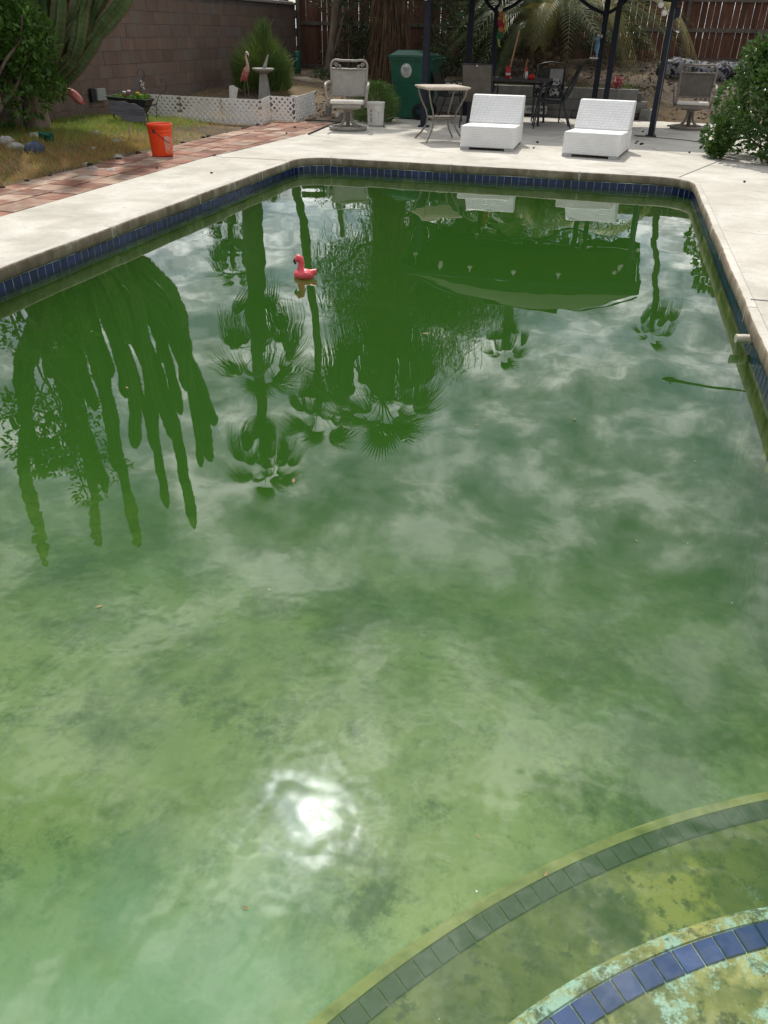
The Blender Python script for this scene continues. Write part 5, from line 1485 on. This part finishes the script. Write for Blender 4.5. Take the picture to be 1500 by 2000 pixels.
# --- wheelbarrow planter, slate sign and hooks
def wheelbarrow():
    g = ground_h(-7.45, 12.0)
    t = empty('wheelbarrow_planter', (-7.30, 12.05, g), R(8)); tag(t, 'small black wheelbarrow planter with flowers by the block wall', 'wheelbarrow')
    m = MB()
    def Q(*p): m.add(p, [(0, 1, 2, 3)])
    b = [(-.22, -.13, .16), (.20, -.13, .16), (.20, .13, .16), (-.22, .13, .16)]; tp = [(-.42, -.22, .40), (.32, -.2, .36), (.32, .2, .36), (-.42, .22, .40)]
    for i in range(4): Q(b[i], b[(i + 1) % 4], tp[(i + 1) % 4], tp[i])
    Q(*b[::-1]); m.build('tray', 'black_metal', t)
    m = MB(); m.tube(tp + [tp[0]], .010, 6); m.build('tray_rim', 'black_metal', t); t.scale = (.85, .85, .92)
    w = empty('wheel', (-.30, 0, .12), 0, t)
    m = MB(); m.M = Matrix.Rotation(R(90), 4, 'X'); m.tube([(.12 * math.cos(a), .12 * math.sin(a), 0) for a in np.linspace(0, 2 * math.pi, 25)[:-1]], .011, 6, closed=True); m.build('rim', 'rubber_black', w)
    m = MB(); m.M = Matrix.Rotation(R(90), 4, 'X')
    for k in range(5): m.tube([(0, 0, 0), (.115 * math.cos(k * 1.257), .115 * math.sin(k * 1.257), 0)], .004, 5)
    m.build('spokes', 'rubber_black', w)
    for s in (-1, 1):
        m = MB(); m.tube([(-.30, s * .05, .12), (.0, s * .12, .18), (.26, s * .15, .26), (.36, s * .17, .28)], .012, 6); m.build('handle', 'black_metal', t)
        m = MB(); m.tube([(.16, s * .13, .16), (.18, s * .15, .0)], .012, 6); m.build('leg', 'black_metal', t)
    m = MB(); m.lathe([(0, .36), (.2, .355)], seg=12, sx=1.5); m.build('soil_fill', 'soil', t)
    n = 320; pos = np.stack([RNG.uniform(-.34, .26, n), RNG.uniform(-.16, .16, n), np.full(n, .36)], 1); ax = RNG.normal(size=(n, 3)) * .6 + np.array([0, 0, .8])
    link('plants', leaf_mesh('plants', pos, ax, RNG.uniform(.05, .12, n), 'leaf_lime', .3), t)
    for (x, y, z, mt) in ((-.10, -.12, .47, 'flower_white'), (-.02, -.1, .485, 'flower_white'), (-.11, -.14, .43, 'flower_maroon'), (-.02, -.13, .44, 'flower_maroon'), (.14, -.1, .46, 'flower_yellow'), (.17, -.08, .43, 'flower_yellow')):
        m = MB()
        for k in range(5): m.blob((x + .018 * math.cos(k * 1.257), y + .018 * math.sin(k * 1.257), z), (.02, .02, .014), 6, 4)
        m.tube([(x, y, z), (x * .95, y * .9, .36)], .003, 4); m.build('flower', mt, t)


wheelbarrow()
for (lab, base, pts, orn) in (('curled black iron hook with a white hanging flower ornament behind the wheelbarrow', (-7.32, 12.35, .12), [(0, 0, 0), (0, 0, .35), (-.01, 0, .50), (.03, 0, .56), (.075, 0, .60), (.08, 0, .66), (.05, 0, .705), (.0, 0, .70), (-.02, 0, .66), (-.005, 0, .63)], True),
                              ('curled black iron hook bending right of the wheelbarrow flowers', (-7.05, 12.35, .12), [(-.05, 0, 0), (-.03, 0, .22), (0, 0, .31), (.06, 0, .38), (.12, 0, .41), (.16, 0, .46), (.165, 0, .53), (.13, 0, .58), (.09, 0, .57), (.08, 0, .53)], False)):
    t = empty('iron_hook', base, R(25)); tag(t, lab, 'garden hook', 'iron garden hooks'); m = MB(); m.tube(pts, .006, 6); m.build('rod', 'black_metal', t)
    if orn:
        for k in range(6):
            m = MB(); a = k * 1.05; c = Vector((.03, -.01, .52 - .05 * (k % 2))); d = Vector((math.cos(a), 0, math.sin(a))) * .05; w = Vector((-d.z, 0, d.x)) * .3
            m.add([c, c + d * .6 + w, c + d, c + d * .6 - w, c + d * .5 + Vector((0, -.012, 0))], [(0, 1, 4), (1, 2, 4), (2, 3, 4), (3, 0, 4)]); m.build('petal', 'white_plastic' if k % 3 else 'frame_grey', t)
t = empty('slate_sign', (-6.62, 10.75, ground_h(-6.6, 10.75)), R(30)); tag(t, 'dark slate garden plaque with ragged edges on a thin metal stake', 'sign')
m = MB(); prof = [(-.24, .50), (-.16, .485), (-.02, .48), (.03, .45), (.10, .455), (.22, .385), (.235, .30), (.22, .22), (.08, .225), (-.04, .24), (-.14, .30), (-.235, .345)]; n = len(prof)
m.add([(x, -.012, z) for x, z in prof] + [(x, .012, z) for x, z in prof], [tuple(range(n)), tuple(range(2 * n - 1, n - 1, -1))] + [(i, n + i, n + (i + 1) % n, (i + 1) % n) for i in range(n)]); m.build('slate_plate', 'slate', t)
m = MB(); m.tube([(-.02, .02, -.05), (-.02, .02, .3)], .009, 6); m.build('stake', 'frame_grey', t)
for (x, y, z, s, mt, lab, nm) in ((-8.30, 12.75, .36, (.05, .12, .20), 'black_metal', 'small dark box mounted low on the block wall', 'dark_box'), (-8.28, 12.98, .36, (.06, .26, .18), 'sticker_grey', 'pale grey meter box low on the block wall behind the wheelbarrow', 'meter_box')):
    m = MB(); m.box((0, 0, 0), s, bev=.008); o = m.build(nm, mt); o.location = (-8.47, y, z + .05); tag(o, lab, 'box')


# --- gazebo with its scalloped cloth roof
def gazebo():
    t = empty('gazebo', (-1.32, 16.0, 0)); tag(t, 'gazebo with dark navy metal posts and an olive cloth roof over the patio table', 'gazebo')
    O = Vector((-1.32, 16.0, 0))
    for (x, y, zt) in ((-3.22, 14.50, 2.12), (0.56, 14.62, 2.12), (-2.93, 16.95, 2.12), (-.28, 17.05, 2.12), (-2.50, 17.3, 2.12), (-.50, 17.3, 2.12)):
        m = MB(); m.box((x - O.x, y - O.y, zt / 2), (.10, .10, zt), bev=.008); m.box((x - O.x, y - O.y, .012), (.17, .17, .024), bev=.004); m.build('post', 'navy_metal', t)
    for (x, y, dx, dy) in ((-.50, 17.3, -.75, 0), (-.50, 17.3, .5, -.1), (-2.5, 17.3, -.4, 0), (-2.5, 17.3, .7, 0)):
        m = MB(); m.tube([(x - O.x, y - O.y, 1.72), (x - O.x + dx * .4, y - O.y + dy * .4, 1.83), (x - O.x + dx, y - O.y + dy, 2.1)], .03, 8); m.build('brace', 'navy_metal', t)
    x0, x1, y0, y1 = -3.45 - O.x, .80 - O.x, 14.28 - O.y, 17.55 - O.y; ze = 2.16
    m = MB(); m.tube([(x0, y0, ze - .06), (x1, y0, ze - .06), (x1, y1, ze - .06), (x0, y1, ze - .06)], .028, 8, closed=True)
    cx, cyy = (x0 + x1) / 2, (y0 + y1) / 2
    for (x, y) in ((x0, y0), (x1, y0), (x1, y1), (x0, y1), (cx, y0), (cx, y1), (x0, cyy), (x1, cyy)):
        m.tube([(x + (cx - x) * u, y + (cyy - y) * u, ze + .80 * (1 - (1 - u) ** 1.7)) for u in np.linspace(0, .78, 9)], .016, 6)
    m.build('roof_frame', 'navy_metal', t)
    # lower cloth tier, gently curved
    m = MB(); N = 24; vs = []; rings = 10
    def edge(k):
        s = 4 * k / (4 * N); q = k / N; i = int(q); u = q - i
        c = [(x0, y0), (x1, y0), (x1, y1), (x0, y1)]; a, b = c[i % 4], c[(i + 1) % 4]; return a[0] + (b[0] - a[0]) * u, a[1] + (b[1] - a[1]) * u
    T = 4 * N
    for j in range(rings):
        u = .72 * j / (rings - 1)
        for k in range(T):
            ex, ey = edge(k); sag = .05 * math.sin(math.pi * ((k % N) / N)) * (1 - u)
            vs.append((ex + (cx - ex) * u, ey + (cyy - ey) * u, ze - .10 * (1 - u) + .03 + .80 * (1 - (1 - u) ** 1.7) + sag * 4.0))
    m.add(vs, [(j * T + k, j * T + (k + 1) % T, (j + 1) * T + (k + 1) % T, (j + 1) * T + k) for j in range(rings - 1) for k in range(T)], True); m.build('lower_roof', 'canopy_cloth', t)
    m = MB(); vs = []
    for j in range(6):
        u = .66 + .335 * j / 5
        for k in range(T):
            ex, ey = edge(k); vs.append((ex + (cx - ex) * u, ey + (cyy - ey) * u, ze + .80 * (1 - (1 - u) ** 1.7) + .085))
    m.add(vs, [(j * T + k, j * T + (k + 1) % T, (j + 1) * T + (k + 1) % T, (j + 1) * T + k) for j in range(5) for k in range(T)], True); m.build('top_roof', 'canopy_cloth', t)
    # scalloped valance
    m = MB(); vs = []; n = 0; per = []
    M = 240
    for k in range(M):
        q = 4 * k / M; i = int(q); u = q - i; c = [(x0, y0), (x1, y0), (x1, y1), (x0, y1)]; a, b = c[i % 4], c[(i + 1) % 4]
        ex, ey = a[0] + (b[0] - a[0]) * u, a[1] + (b[1] - a[1]) * u; sc = abs(math.sin(u * math.pi * 7)) * .075
        ar = -.10 + .20 * math.sin(math.pi * u); vs += [(ex * 1.004, ey * 1.004, ze + .035 + ar), (ex * 1.012, ey * 1.012, ze - .10 + ar - sc)]
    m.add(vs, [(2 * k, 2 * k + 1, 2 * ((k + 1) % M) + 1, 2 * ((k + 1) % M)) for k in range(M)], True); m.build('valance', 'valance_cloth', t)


gazebo()


def bulb_string():
    t = empty('string_lights', (0, 0, 0)); tag(t, 'string of round white globe lights hung along the gazebo front', 'string lights')
    P = [(-3.24, 14.44, 1.93), (-2.6, 14.3, 1.98), (-1.9, 14.28, 1.99), (-1.3, 14.27, 2.0), (-.7, 14.28, 1.99), (.0, 14.3, 1.98), (.42, 14.42, 1.95), (.50, 14.5, 1.85), (.56, 14.52, 1.78)]
    m = MB(); m.tube(P, .005, 5); m.build('cable', 'rubber_black', t)
    b = MB(); b.blob((0, 0, 0), .046, 12, 8); b.lathe([(.014, .04), (.014, .075), (0, .075)], seg=8); me = b.mesh('bulb', 'bulb_glass')
    for p in ((-3.24, 14.40, 1.86), (.36, 14.42, 1.80), (.43, 14.45, 1.70), (-2.45, 16.7, 1.87), (-2.38, 16.8, 1.77), (-.36, 16.9, 1.92), (-2.2, 14.25, 1.9), (-1.4, 14.24, 1.92), (-.6, 14.25, 1.92), (-2.75, 14.28, 1.9)): link('bulb', me, t, p)


bulb_string()
t = empty('speaker_box', (.625, 14.62, 1.70)); tag(t, 'small black box with a coiled cable fixed to the right front gazebo post', 'speaker')
m = MB(); m.box((0, 0, 0), (.07, .09, .14), bev=.006); m.build('box', 'navy_metal', t)
m = MB(); m.tube([(.03 + .07 * math.cos(a), -.06, -.15 + .09 * math.sin(a)) for a in np.linspace(0, 6.0, 22)], .006, 5); m.build('cable_coil', 'frame_taupe', t)
m = MB(); m.box((.05, -.065, -.24), (.05, .01, .022), Euler((0, .3, 0))); m.build('plug', 'white_plastic', t)
m = MB(); m.tube([(.58, 14.575, 1.75), (.585, 14.575, 1.0), (.59, 14.57, .35), (.60, 14.56, .02), (.45, 14.62, .008), (.3, 14.66, .008), (.35, 14.5, .008), (.7, 14.45, .008), (1.05, 14.3, .008), (1.3, 14.1, .008), (1.5, 13.9, .008), (1.75, 13.8, .008)], .007, 6)
o = m.build('power_cord', 'frame_taupe'); tag(o, 'dark power cord running down the right gazebo post and across the deck', 'cord')


# --- patio table and sling chairs under the gazebo
def patio_table():
    t = empty('patio_table', (-1.98, 15.85, 0), R(-2)); tag(t, 'dark rectangular patio table under the gazebo', 'table')
    m = MB(); m.box((0, 0, .70), (1.45, .9, .03), bev=.008); m.build('table_top', 'sling_dark', t)
    for (x, y) in ((-.64, -.38), (.64, -.38), (-.64, .38), (.64, .38)):
        m = MB(); m.tube([(x, y, .69), (x * .96, y * .94, .35), (x, y, 0)], .022, 8); m.build('leg', 'black_metal', t)
    m = MB(); m.tube([(-.6, -.36, .66), (.6, -.36, .66), (.6, .36, .66), (-.6, .36, .66)], .016, 6, closed=True); m.build('apron', 'black_metal', t)


patio_table()


def sling_chair(label, loc, rz, style='plain', sling='sling_dark'):
    """faces local -Y"""
    t = empty('sling_chair', loc, rz); tag(t, label, 'chair', 'sling chairs around the patio table')
    tb = .96
    def bk(z): return .20 + (z - .42) * .42
    for s in (-1, 1):
        m = MB(); m.tube([(s * .25, -.28, 0), (s * .25, -.22, .42), (s * .27, -.20, .58), (s * .27, -.12, .635), (s * .27, .08, .63), (s * .26, .2, .52), (s * .25, .2, .42)], .013, 7); m.build('arm_frame', 'black_metal', t)
        m = MB(); m.tube([(s * .25, .36, 0), (s * .25, .2, .40), (s * .25, -.18, .42)], .013, 7); m.build('rear_leg', 'black_metal', t)
    m = MB()
    if style == 'arch': top = [(-.25, bk(.90), .90), (-.14, bk(.935), .935), (0, bk(.95), .95), (.14, bk(.935), .935), (.25, bk(.90), .90)]
    else: top = [(-.25, bk(tb), tb), (0, bk(tb), tb), (.25, bk(tb), tb)]
    m.tube([(-.25, .18, .40)] + top + [(.25, .18, .40)], .014, 7); m.build('back_frame', 'black_metal', t); m = MB(); m.tube([(-.25, -.22, .41), (.25, -.22, .41)], .013, 7); m.build('seat_bar', 'black_metal', t)
    m = MB(); zt = .86 if style == 'arch' else tb - .01
    prof = [(-.23, .425), (-.05, .40), (.12, .395), (.19, .42), (bk(.6) + .02, .6), (bk(zt), zt)]
    vs = []
    for y, z in prof: vs += [(-.24, y, z), (.24, y, z)]
    n = len(prof); vs2 = [(x, y + .006, z - .008) for x, y, z in vs]
    m.add(vs + vs2, [(2 * k, 2 * k + 1, 2 * k + 3, 2 * k + 2) for k in range(n - 1)] + [(2 * n + 2 * k + 2, 2 * n + 2 * k + 3, 2 * n + 2 * k + 1, 2 * n + 2 * k) for k in range(n - 1)], True); m.build('sling', sling, t)
    return t


sling_chair('dark sling chair turned sideways at the left end of the patio table', (-3.02, 16.0, 0), R(82), sling='sling_dark')
t = sling_chair('dark brown sling chair with its back to the pool behind the left lounge chair', (-2.35, 14.95, 0), R(178), sling='sling_brown')
m = MB(); m.blob((0, .435, .935), .014, 8, 6); m.build('button', 'white_plastic', t)
sling_chair('black sling chair with an arched top rail facing the pool behind the table', (-1.32, 16.55, 0), R(3), 'arch')
sling_chair('reclined black sling chair seen from the side between the two lounge chairs', (-1.15, 15.3, 0), R(-82))
m = MB(); m.box((0, 0, 0), (.46, .16, .30), Euler((.35, 0, 0)), bev=.06); o = m.build('patterned_cushion', 'cushion_pattern'); o.location = (-1.34, 16.42, .555); tag(o, 'black and white patterned cushion on the arched black chair', 'cushion')
m = MB(); m.box((0, 0, 0), (.24, .01, .26), Euler((-.15, 0, 0))); o = m.build('grey_towel', 'sling_beige'); o.location = (-1.22, 16.66, .73); o.rotation_euler = (-.24, 0, 0); tag(o, 'grey towel hung on the backrest of the arched black chair', 'towel')


def text_mesh(txt, size):
    cu = bpy.data.curves.new('lettering', 'FONT'); cu.body = txt; cu.size = size; cu.extrude = .0015; cu.align_x = 'LEFT'; cu.offset = .0018
    o = bpy.data.objects.new('lettering', cu); COL.objects.link(o); bpy.context.view_layer.update()
    dg = bpy.context.evaluated_depsgraph_get(); me = bpy.data.meshes.new_from_object(o.evaluated_get(dg)); bpy.data.objects.remove(o); me.materials.clear(); me.materials.append(MATS['black_print']); return me


t = empty('welcome_sign', (-1.66, 17.36, .06), R(-1)); tag(t, 'white board sign with black capital letters leaning on the low grey wall', 'sign')
m = MB(); m.box((-.15, 0, .06), (.86, .014, .135), Euler((-.18, 0, 0)), bev=.003); m.build('board', 'sticker_white', t)
tm = text_mesh('ERS WELCOME', .088)
xs = [v.co.x for v in tm.vertices]; w = max(xs) - min(xs)
o = link('lettering', tm, t, (.265 - w * .92, -.0145, .028), (R(90) - .18, 0, 0), (.92, 1.25, 1))

# things on the table
t = empty('soda_can', (-2.0, 15.75, .716)); tag(t, 'tall red and white can standing on the patio table', 'can'); m = MB(); m.lathe([(0, 0), (.04, 0), (.045, .01), (.045, .17), (.036, .185), (0, .185)], seg=18); m.build('body', 'red_paint', t); m = MB(); m.lathe([(.0455, .05), (.0455, .085)], seg=18); m.build('label_band', 'sticker_white', t)
t = empty('glue_bottle', (-1.66, 15.62, .716)); tag(t, 'white bottle with a red cap on the patio table', 'bottle'); m = MB(); m.lathe([(0, 0), (.024, 0), (.024, .10), (.018, .12)], seg=14); m.build('body', 'white_plastic', t); m = MB(); m.lathe([(.018, .12), (.014, .14), (.006, .20), (0, .205)], seg=12); m.build('cap', 'red_paint', t)
m = MB(); m.blob((0, 0, .04), (.06, .05, .045), 10, 6, .2, random.Random(5)); o = m.build('red_cloth', 'red_paint'); o.location = (-1.57, 15.58, .715); tag(o, 'crumpled red cloth beside the bottle on the patio table', 'cloth')
for i, (x, y, r, lab) in enumerate(((-2.16, 15.55, .03, 'small grey pebble left of the can on the table'), (-1.92, 15.56, .025, 'small grey pebble right of the can on the table'))): rock((x, y, .716 + r * .6), (r, r, r * .7), 'stone', lab, 'pebbles on the patio table', 60 + i, 'pebble')
for (lab, a, b, r) in (('long wooden tool handle leaning up behind the patio table', (-2.36, 18.3, .42), (-2.20, 18.5, 1.44), .019), ('short wooden stake in the raised bed left of the tool handle', (-2.68, 18.6, .45), (-2.66, 18.65, .98), .014), ('short wooden stake in the raised bed right of the tool handle', (-2.05, 18.5, .45), (-1.98, 18.55, .96), .012)):
    m = MB(); m.tube([a, b], [r, r * .85], 8); o = m.build('tool_handle' if 'tool handle l' in lab else 'wooden_stake', 'wood_handle'); tag(o, lab, 'handle' if 'long' in lab else 'stake')


# --- hanging ornaments
t = empty('parrot_garland', (-2.36, 16.9, 1.72)); tag(t, 'hanging orange, red and green feathered garland on a gazebo post', 'garland'); rnd = random.Random(8)
for i, (z, mt, r) in enumerate(((-.02, 'feather_orange', .05), (-.09, 'feather_orange', .055), (-.16, 'feather_red', .05), (-.21, 'feather_red', .055), (-.27, 'feather_orange', .055), (-.33, 'feather_green', .05), (-.39, 'feather_green', .05), (-.46, 'feather_green', .04))):
    m = MB(); m.blob((rnd.uniform(-.02, .02), 0, z), (r, r * .8, r * .9), 9, 6, .2, rnd); m.build('tassel', mt, t)
m = MB(); m.tube([(.05, -.02, -.06), (.09, -.02, -.16), (.11, -.02, -.26), (.085, -.02, -.32)], [.02, .018, .016, .004], 7); m.tube([(-.02, -.02, -.42), (.0, -.02, -.52), (.03, -.02, -.55)], [.016, .012, .003], 7); m.build('ribbon', 'feather_yellow', t)
t = empty('swing_ornament', (-.57, 16.98, 1.02)); tag(t, 'small blue and white bird ornament on a hanging swing beside the back post', 'ornament')
m = MB(); m.tube([(-.09, 0, .45), (-.09, 0, .02)], .004, 5); m.tube([(.03, 0, .5), (.03, 0, .02)], .004, 5); m.build('swing_wire', 'zinc', t); m = MB(); m.box((-.03, 0, .012), (.15, .03, .022)); m.build('swing_bar', 'sticker_white', t)
m = MB(); m.blob((.0, 0, .20), (.045, .04, .11), 10, 8); m.blob((-.015, 0, .33), (.04, .035, .04), 10, 7); m.tube([(.01, 0, .12), (.02, 0, .03)], [.03, .012], 7); m.build('bird_body', 'feather_blue', t); m = MB(); m.blob((.0, -.015, .375), (.035, .03, .02), 8, 5); m.blob((.055, -.01, .36), (.018, .018, .03), 7, 5); m.build('bird_head', 'sticker_white', t)

# --- tarp covered heap and the red-leaved plant
t = empty('covered_heap', (1.62, 20.6, .68)); tag(t, 'heap covered by a black and white patterned tarp below the fence', 'tarp'); m = MB(); rnd = random.Random(13)
for k in range(9): m.blob((-.75 + .19 * k, rnd.uniform(-.1, .1), .06 + .05 * math.sin(k)), (.24, .3, rnd.uniform(.17, .26)), 12, 8, .13, rnd)
m.build('tarp', 'tarp_pattern', t)
m = MB(); m.tube([(-.92, -.2, -.15), (-.93, -.2, .22)], .03, 7); m.build('stake', 'black_metal', t)
n = 160; t = empty('red_plant', (-.12, 17.75, .42)); tag(t, 'small plant with reddish leaves on the low grey wall behind the right lounge chair', 'plant'); pos = np.stack([RNG.normal(0, .06, n), RNG.normal(0, .05, n), RNG.uniform(0, .3, n)], 1); link('foliage', leaf_mesh('foliage', pos, RNG.normal(size=(n, 3)) + np.array([0, 0, .2]), RNG.uniform(.04, .08, n), 'red_leaf', .6), t); m = MB(); m.tube([(0, 0, -.1), (0, 0, .25)], .008, 5); m.build('stem', 'bark', t)
t = empty('solar_light', (-3.98, 16.9, ground_h(-3.98, 16.9))); tag(t, 'small black solar garden light right of the feathery bush', 'garden light'); m = MB(); m.lathe([(0, .0), (.012, 0), (.012, .28), (.04, .30), (.045, .40), (.06, .41), (.05, .43), (0, .435)], seg=14); m.build('body', 'black_metal', t)
m = MB(); m.tube([(-4.62, 12.55, .012), (-4.66, 13.0, .012), (-4.72, 13.6, .014), (-4.74, 14.1, .014), (-4.68, 14.35, .02), (-4.9, 14.52, .02), (-5.4, 14.55, .02)], .011, 7); o = m.build('garden_hose', 'rubber_black'); tag(o, 'thin black garden hose along the edge between deck and brick path', 'hose')
m = MB(); m.add([(0, 0, 0), (.07, 0, .01), (.05, .02, .1), (.0, .01, .07)], [(0, 1, 2, 3)]); m.add([(0, .03, 0), (.0, .01, .07), (.05, .02, .1), (.07, .04, .01)], [(0, 1, 2, 3)]); o = m.build('paper_scrap', 'white_plastic'); o.location = (-5.15, 15.5, ground_h(-5.15, 15.5)); tag(o, 'scrap of white paper on the soil right of the lattice', 'paper')

# --- dried pods scattered on the deck
pb = MB(); pb.blob((0, 0, .014), (.022, .018, .014), 8, 5, .2, random.Random(3)); pb.blob((.018, .008, .012), (.014, .012, .012), 7, 5, .2, random.Random(4)); pme = pb.mesh('dried_pod', 'dark_pod')
for i, (x, y) in enumerate(((-4.33, 8.57), (-5.09, 8.71), (-3.84, 14.19), (.32, 13.5), (.39, 13.39), (.41, 13.46), (1.05, 12.68), (.91, 16.51), (1.03, 16.28), (.95, 16.45), (-1.12, 13.0), (-1.10, 12.3), (.45, 15.3), (.62, 14.9), (.34, 13.75), (-5.35, 6.0), (-5.0, 12.6), (-5.2, 13.5), (-2.9, 15.4), (-.55, 16.9), (1.5, 10.2), (1.75, 9.6), (-4.93, 9.9))):
    o = link('dried_pod', pme, None, (x, y, .0 if x > -4.9 else -.008), (0, 0, i * 1.3), random.uniform(.6, 1.0)); tag(o, 'small dark dried pod lying on the pale ground', 'pod', 'dried pods scattered on deck and path')
# soil crumbs along the path edge
for i in range(16):
    y = 6.6 + i * .48 + random.uniform(-.3, .3); r = random.uniform(.012, .042); x = -5.93 + random.uniform(-.06, .03)
    rock((x, y, -.015 + r * .3), (r, r * 1.3, r * .5), 'dark_pod', 'dark clod of soil along the edge of the brick path', 'soil clods along the brick path', 80 + i, 'soil_clod')


# --- toy flamingo floating on the pool
def toy():
    t = empty('toy_flamingo', (-2.07, 5.44, WATER_Z), R(14)); tag(t, 'small bright pink toy flamingo floating on the green pool', 'toy flamingo')
    m = MB(); m.blob((.0, 0, .02), (.078, .056, .043), 20, 12); m.tube([(.05, 0, .03), (.08, 0, .045), (.093, 0, .06)], [.03, .02, .004], 10); m.build('body', 'toy_pink', t)
    for s in (-1, 1):
        m = MB(); m.M = Matrix.Translation((.005, s * .045, .026)) @ Matrix.Rotation(R(-8), 4, 'Y'); m.blob((0, 0, 0), (.05, .014, .024), 14, 8); m.build('wing', 'toy_pink', t)
    m = MB(); m.tube([(-.018, 0, .03), (-.026, 0, .058), (-.022, 0, .085), (-.017, 0, .11), (-.022, 0, .132), (-.040, 0, .14), (-.052, 0, .13)], [.036, .027, .022, .022, .025, .027, .02], 14); m.blob((-.040, 0, .13), (.028, .024, .025), 14, 9); m.build('neck_and_head', 'toy_pink', t)
    m = MB(); m.tube([(-.060, 0, .128), (-.068, 0, .115), (-.064, 0, .102), (-.056, 0, .095)], [.013, .011, .008, .003], 10); m.build('beak', 'black_print', t)


toy()
lb = MB(); lb.add([(-.02, 0, 0), (0, .008, .003), (.022, 0, .006), (0, -.008, .003), (0, 0, .0005)], [(0, 1, 4), (1, 2, 4), (2, 3, 4), (3, 0, 4)]); lme = lb.mesh('floating_leaf', 'leaf_brown')
for i, (x, y, s) in enumerate(((-.93, 4.48, 1.3), (-1.05, 2.55, .9), (-1.35, 1.62, .6), (-.06, 1.13, .3), (.10, 1.08, .4), (-.5, .83, .4), (.02, 3.5, .6), (-.42, 3.3, .5), (-2.2, 3.2, .6), (.3, 2.5, .35))):
    o = link('floating_leaf', lme, None, (x, y, WATER_Z + .002), (0, 0, i * 1.9), s); tag(o, 'tiny curled brown leaf floating on the green pool water', 'leaf', 'leaf bits floating on the pool')


# --- street lamp seen mirrored in the water
def street_lamp():
    p = polar(12.4, 28, 0); t = empty('street_lamp', (p[0], p[1], 0)); tag(t, 'tall street lamp with a long arm beyond the right fence, mirrored in the pool', 'street lamp')
    q = Vector(polar(6.3, 28, 8.75)) - Vector((p[0], p[1], 0)); m = MB(); m.tube([(0, 0, 0), (0, 0, 5), (0, 0, 8.7)], [.1, .085, .07], 10); m.build('pole', 'black_metal', t)
    m = MB(); m.tube([(0, 0, 8.66), (q.x * .3, q.y * .3, 8.68), (q.x * .9, q.y * .9, 8.74)], [.05, .045, .04], 8); m.build('arm', 'black_metal', t)
    m = MB(); m.M = Matrix.Translation((q.x * .97, q.y * .97, 8.73)) @ Matrix.Rotation(math.atan2(q.y, q.x), 4, 'Z'); m.blob((0, 0, 0), (.26, .1, .07), 12, 8); m.tube([(-.05, 0, .05), (-.05, 0, .13)], .03, 8); m.build('lamp_head', 'black_metal', t)


street_lamp()


# --- tiny bubbles and pollen specks on the surface (nobody could count them)
n = 110; px = RNG.uniform(PX0 + .1, PX1 - .1, n); py = RNG.uniform(.4, 9.9, n) ** 1.0; r = RNG.uniform(.001, .0026, n)
k = RNG.random(n) < .35; px = np.where(k, PX1 - .05 - np.abs(RNG.normal(0, .12, n)), px)
ang = np.arange(6) * math.pi / 3
vv = np.stack([px[:, None] + r[:, None] * np.cos(ang), py[:, None] + r[:, None] * np.sin(ang), np.full((n, 6), WATER_Z + .0035)], -1).reshape(-1, 3)
o = link('surface_specks', np_mesh('surface_specks', vv, np.arange(n * 6).reshape(-1, 6), 'sticker_white')); o['kind'] = 'stuff'; o['label'] = 'tiny pale specks of pollen and bubbles on the water surface'; o['category'] = 'specks'
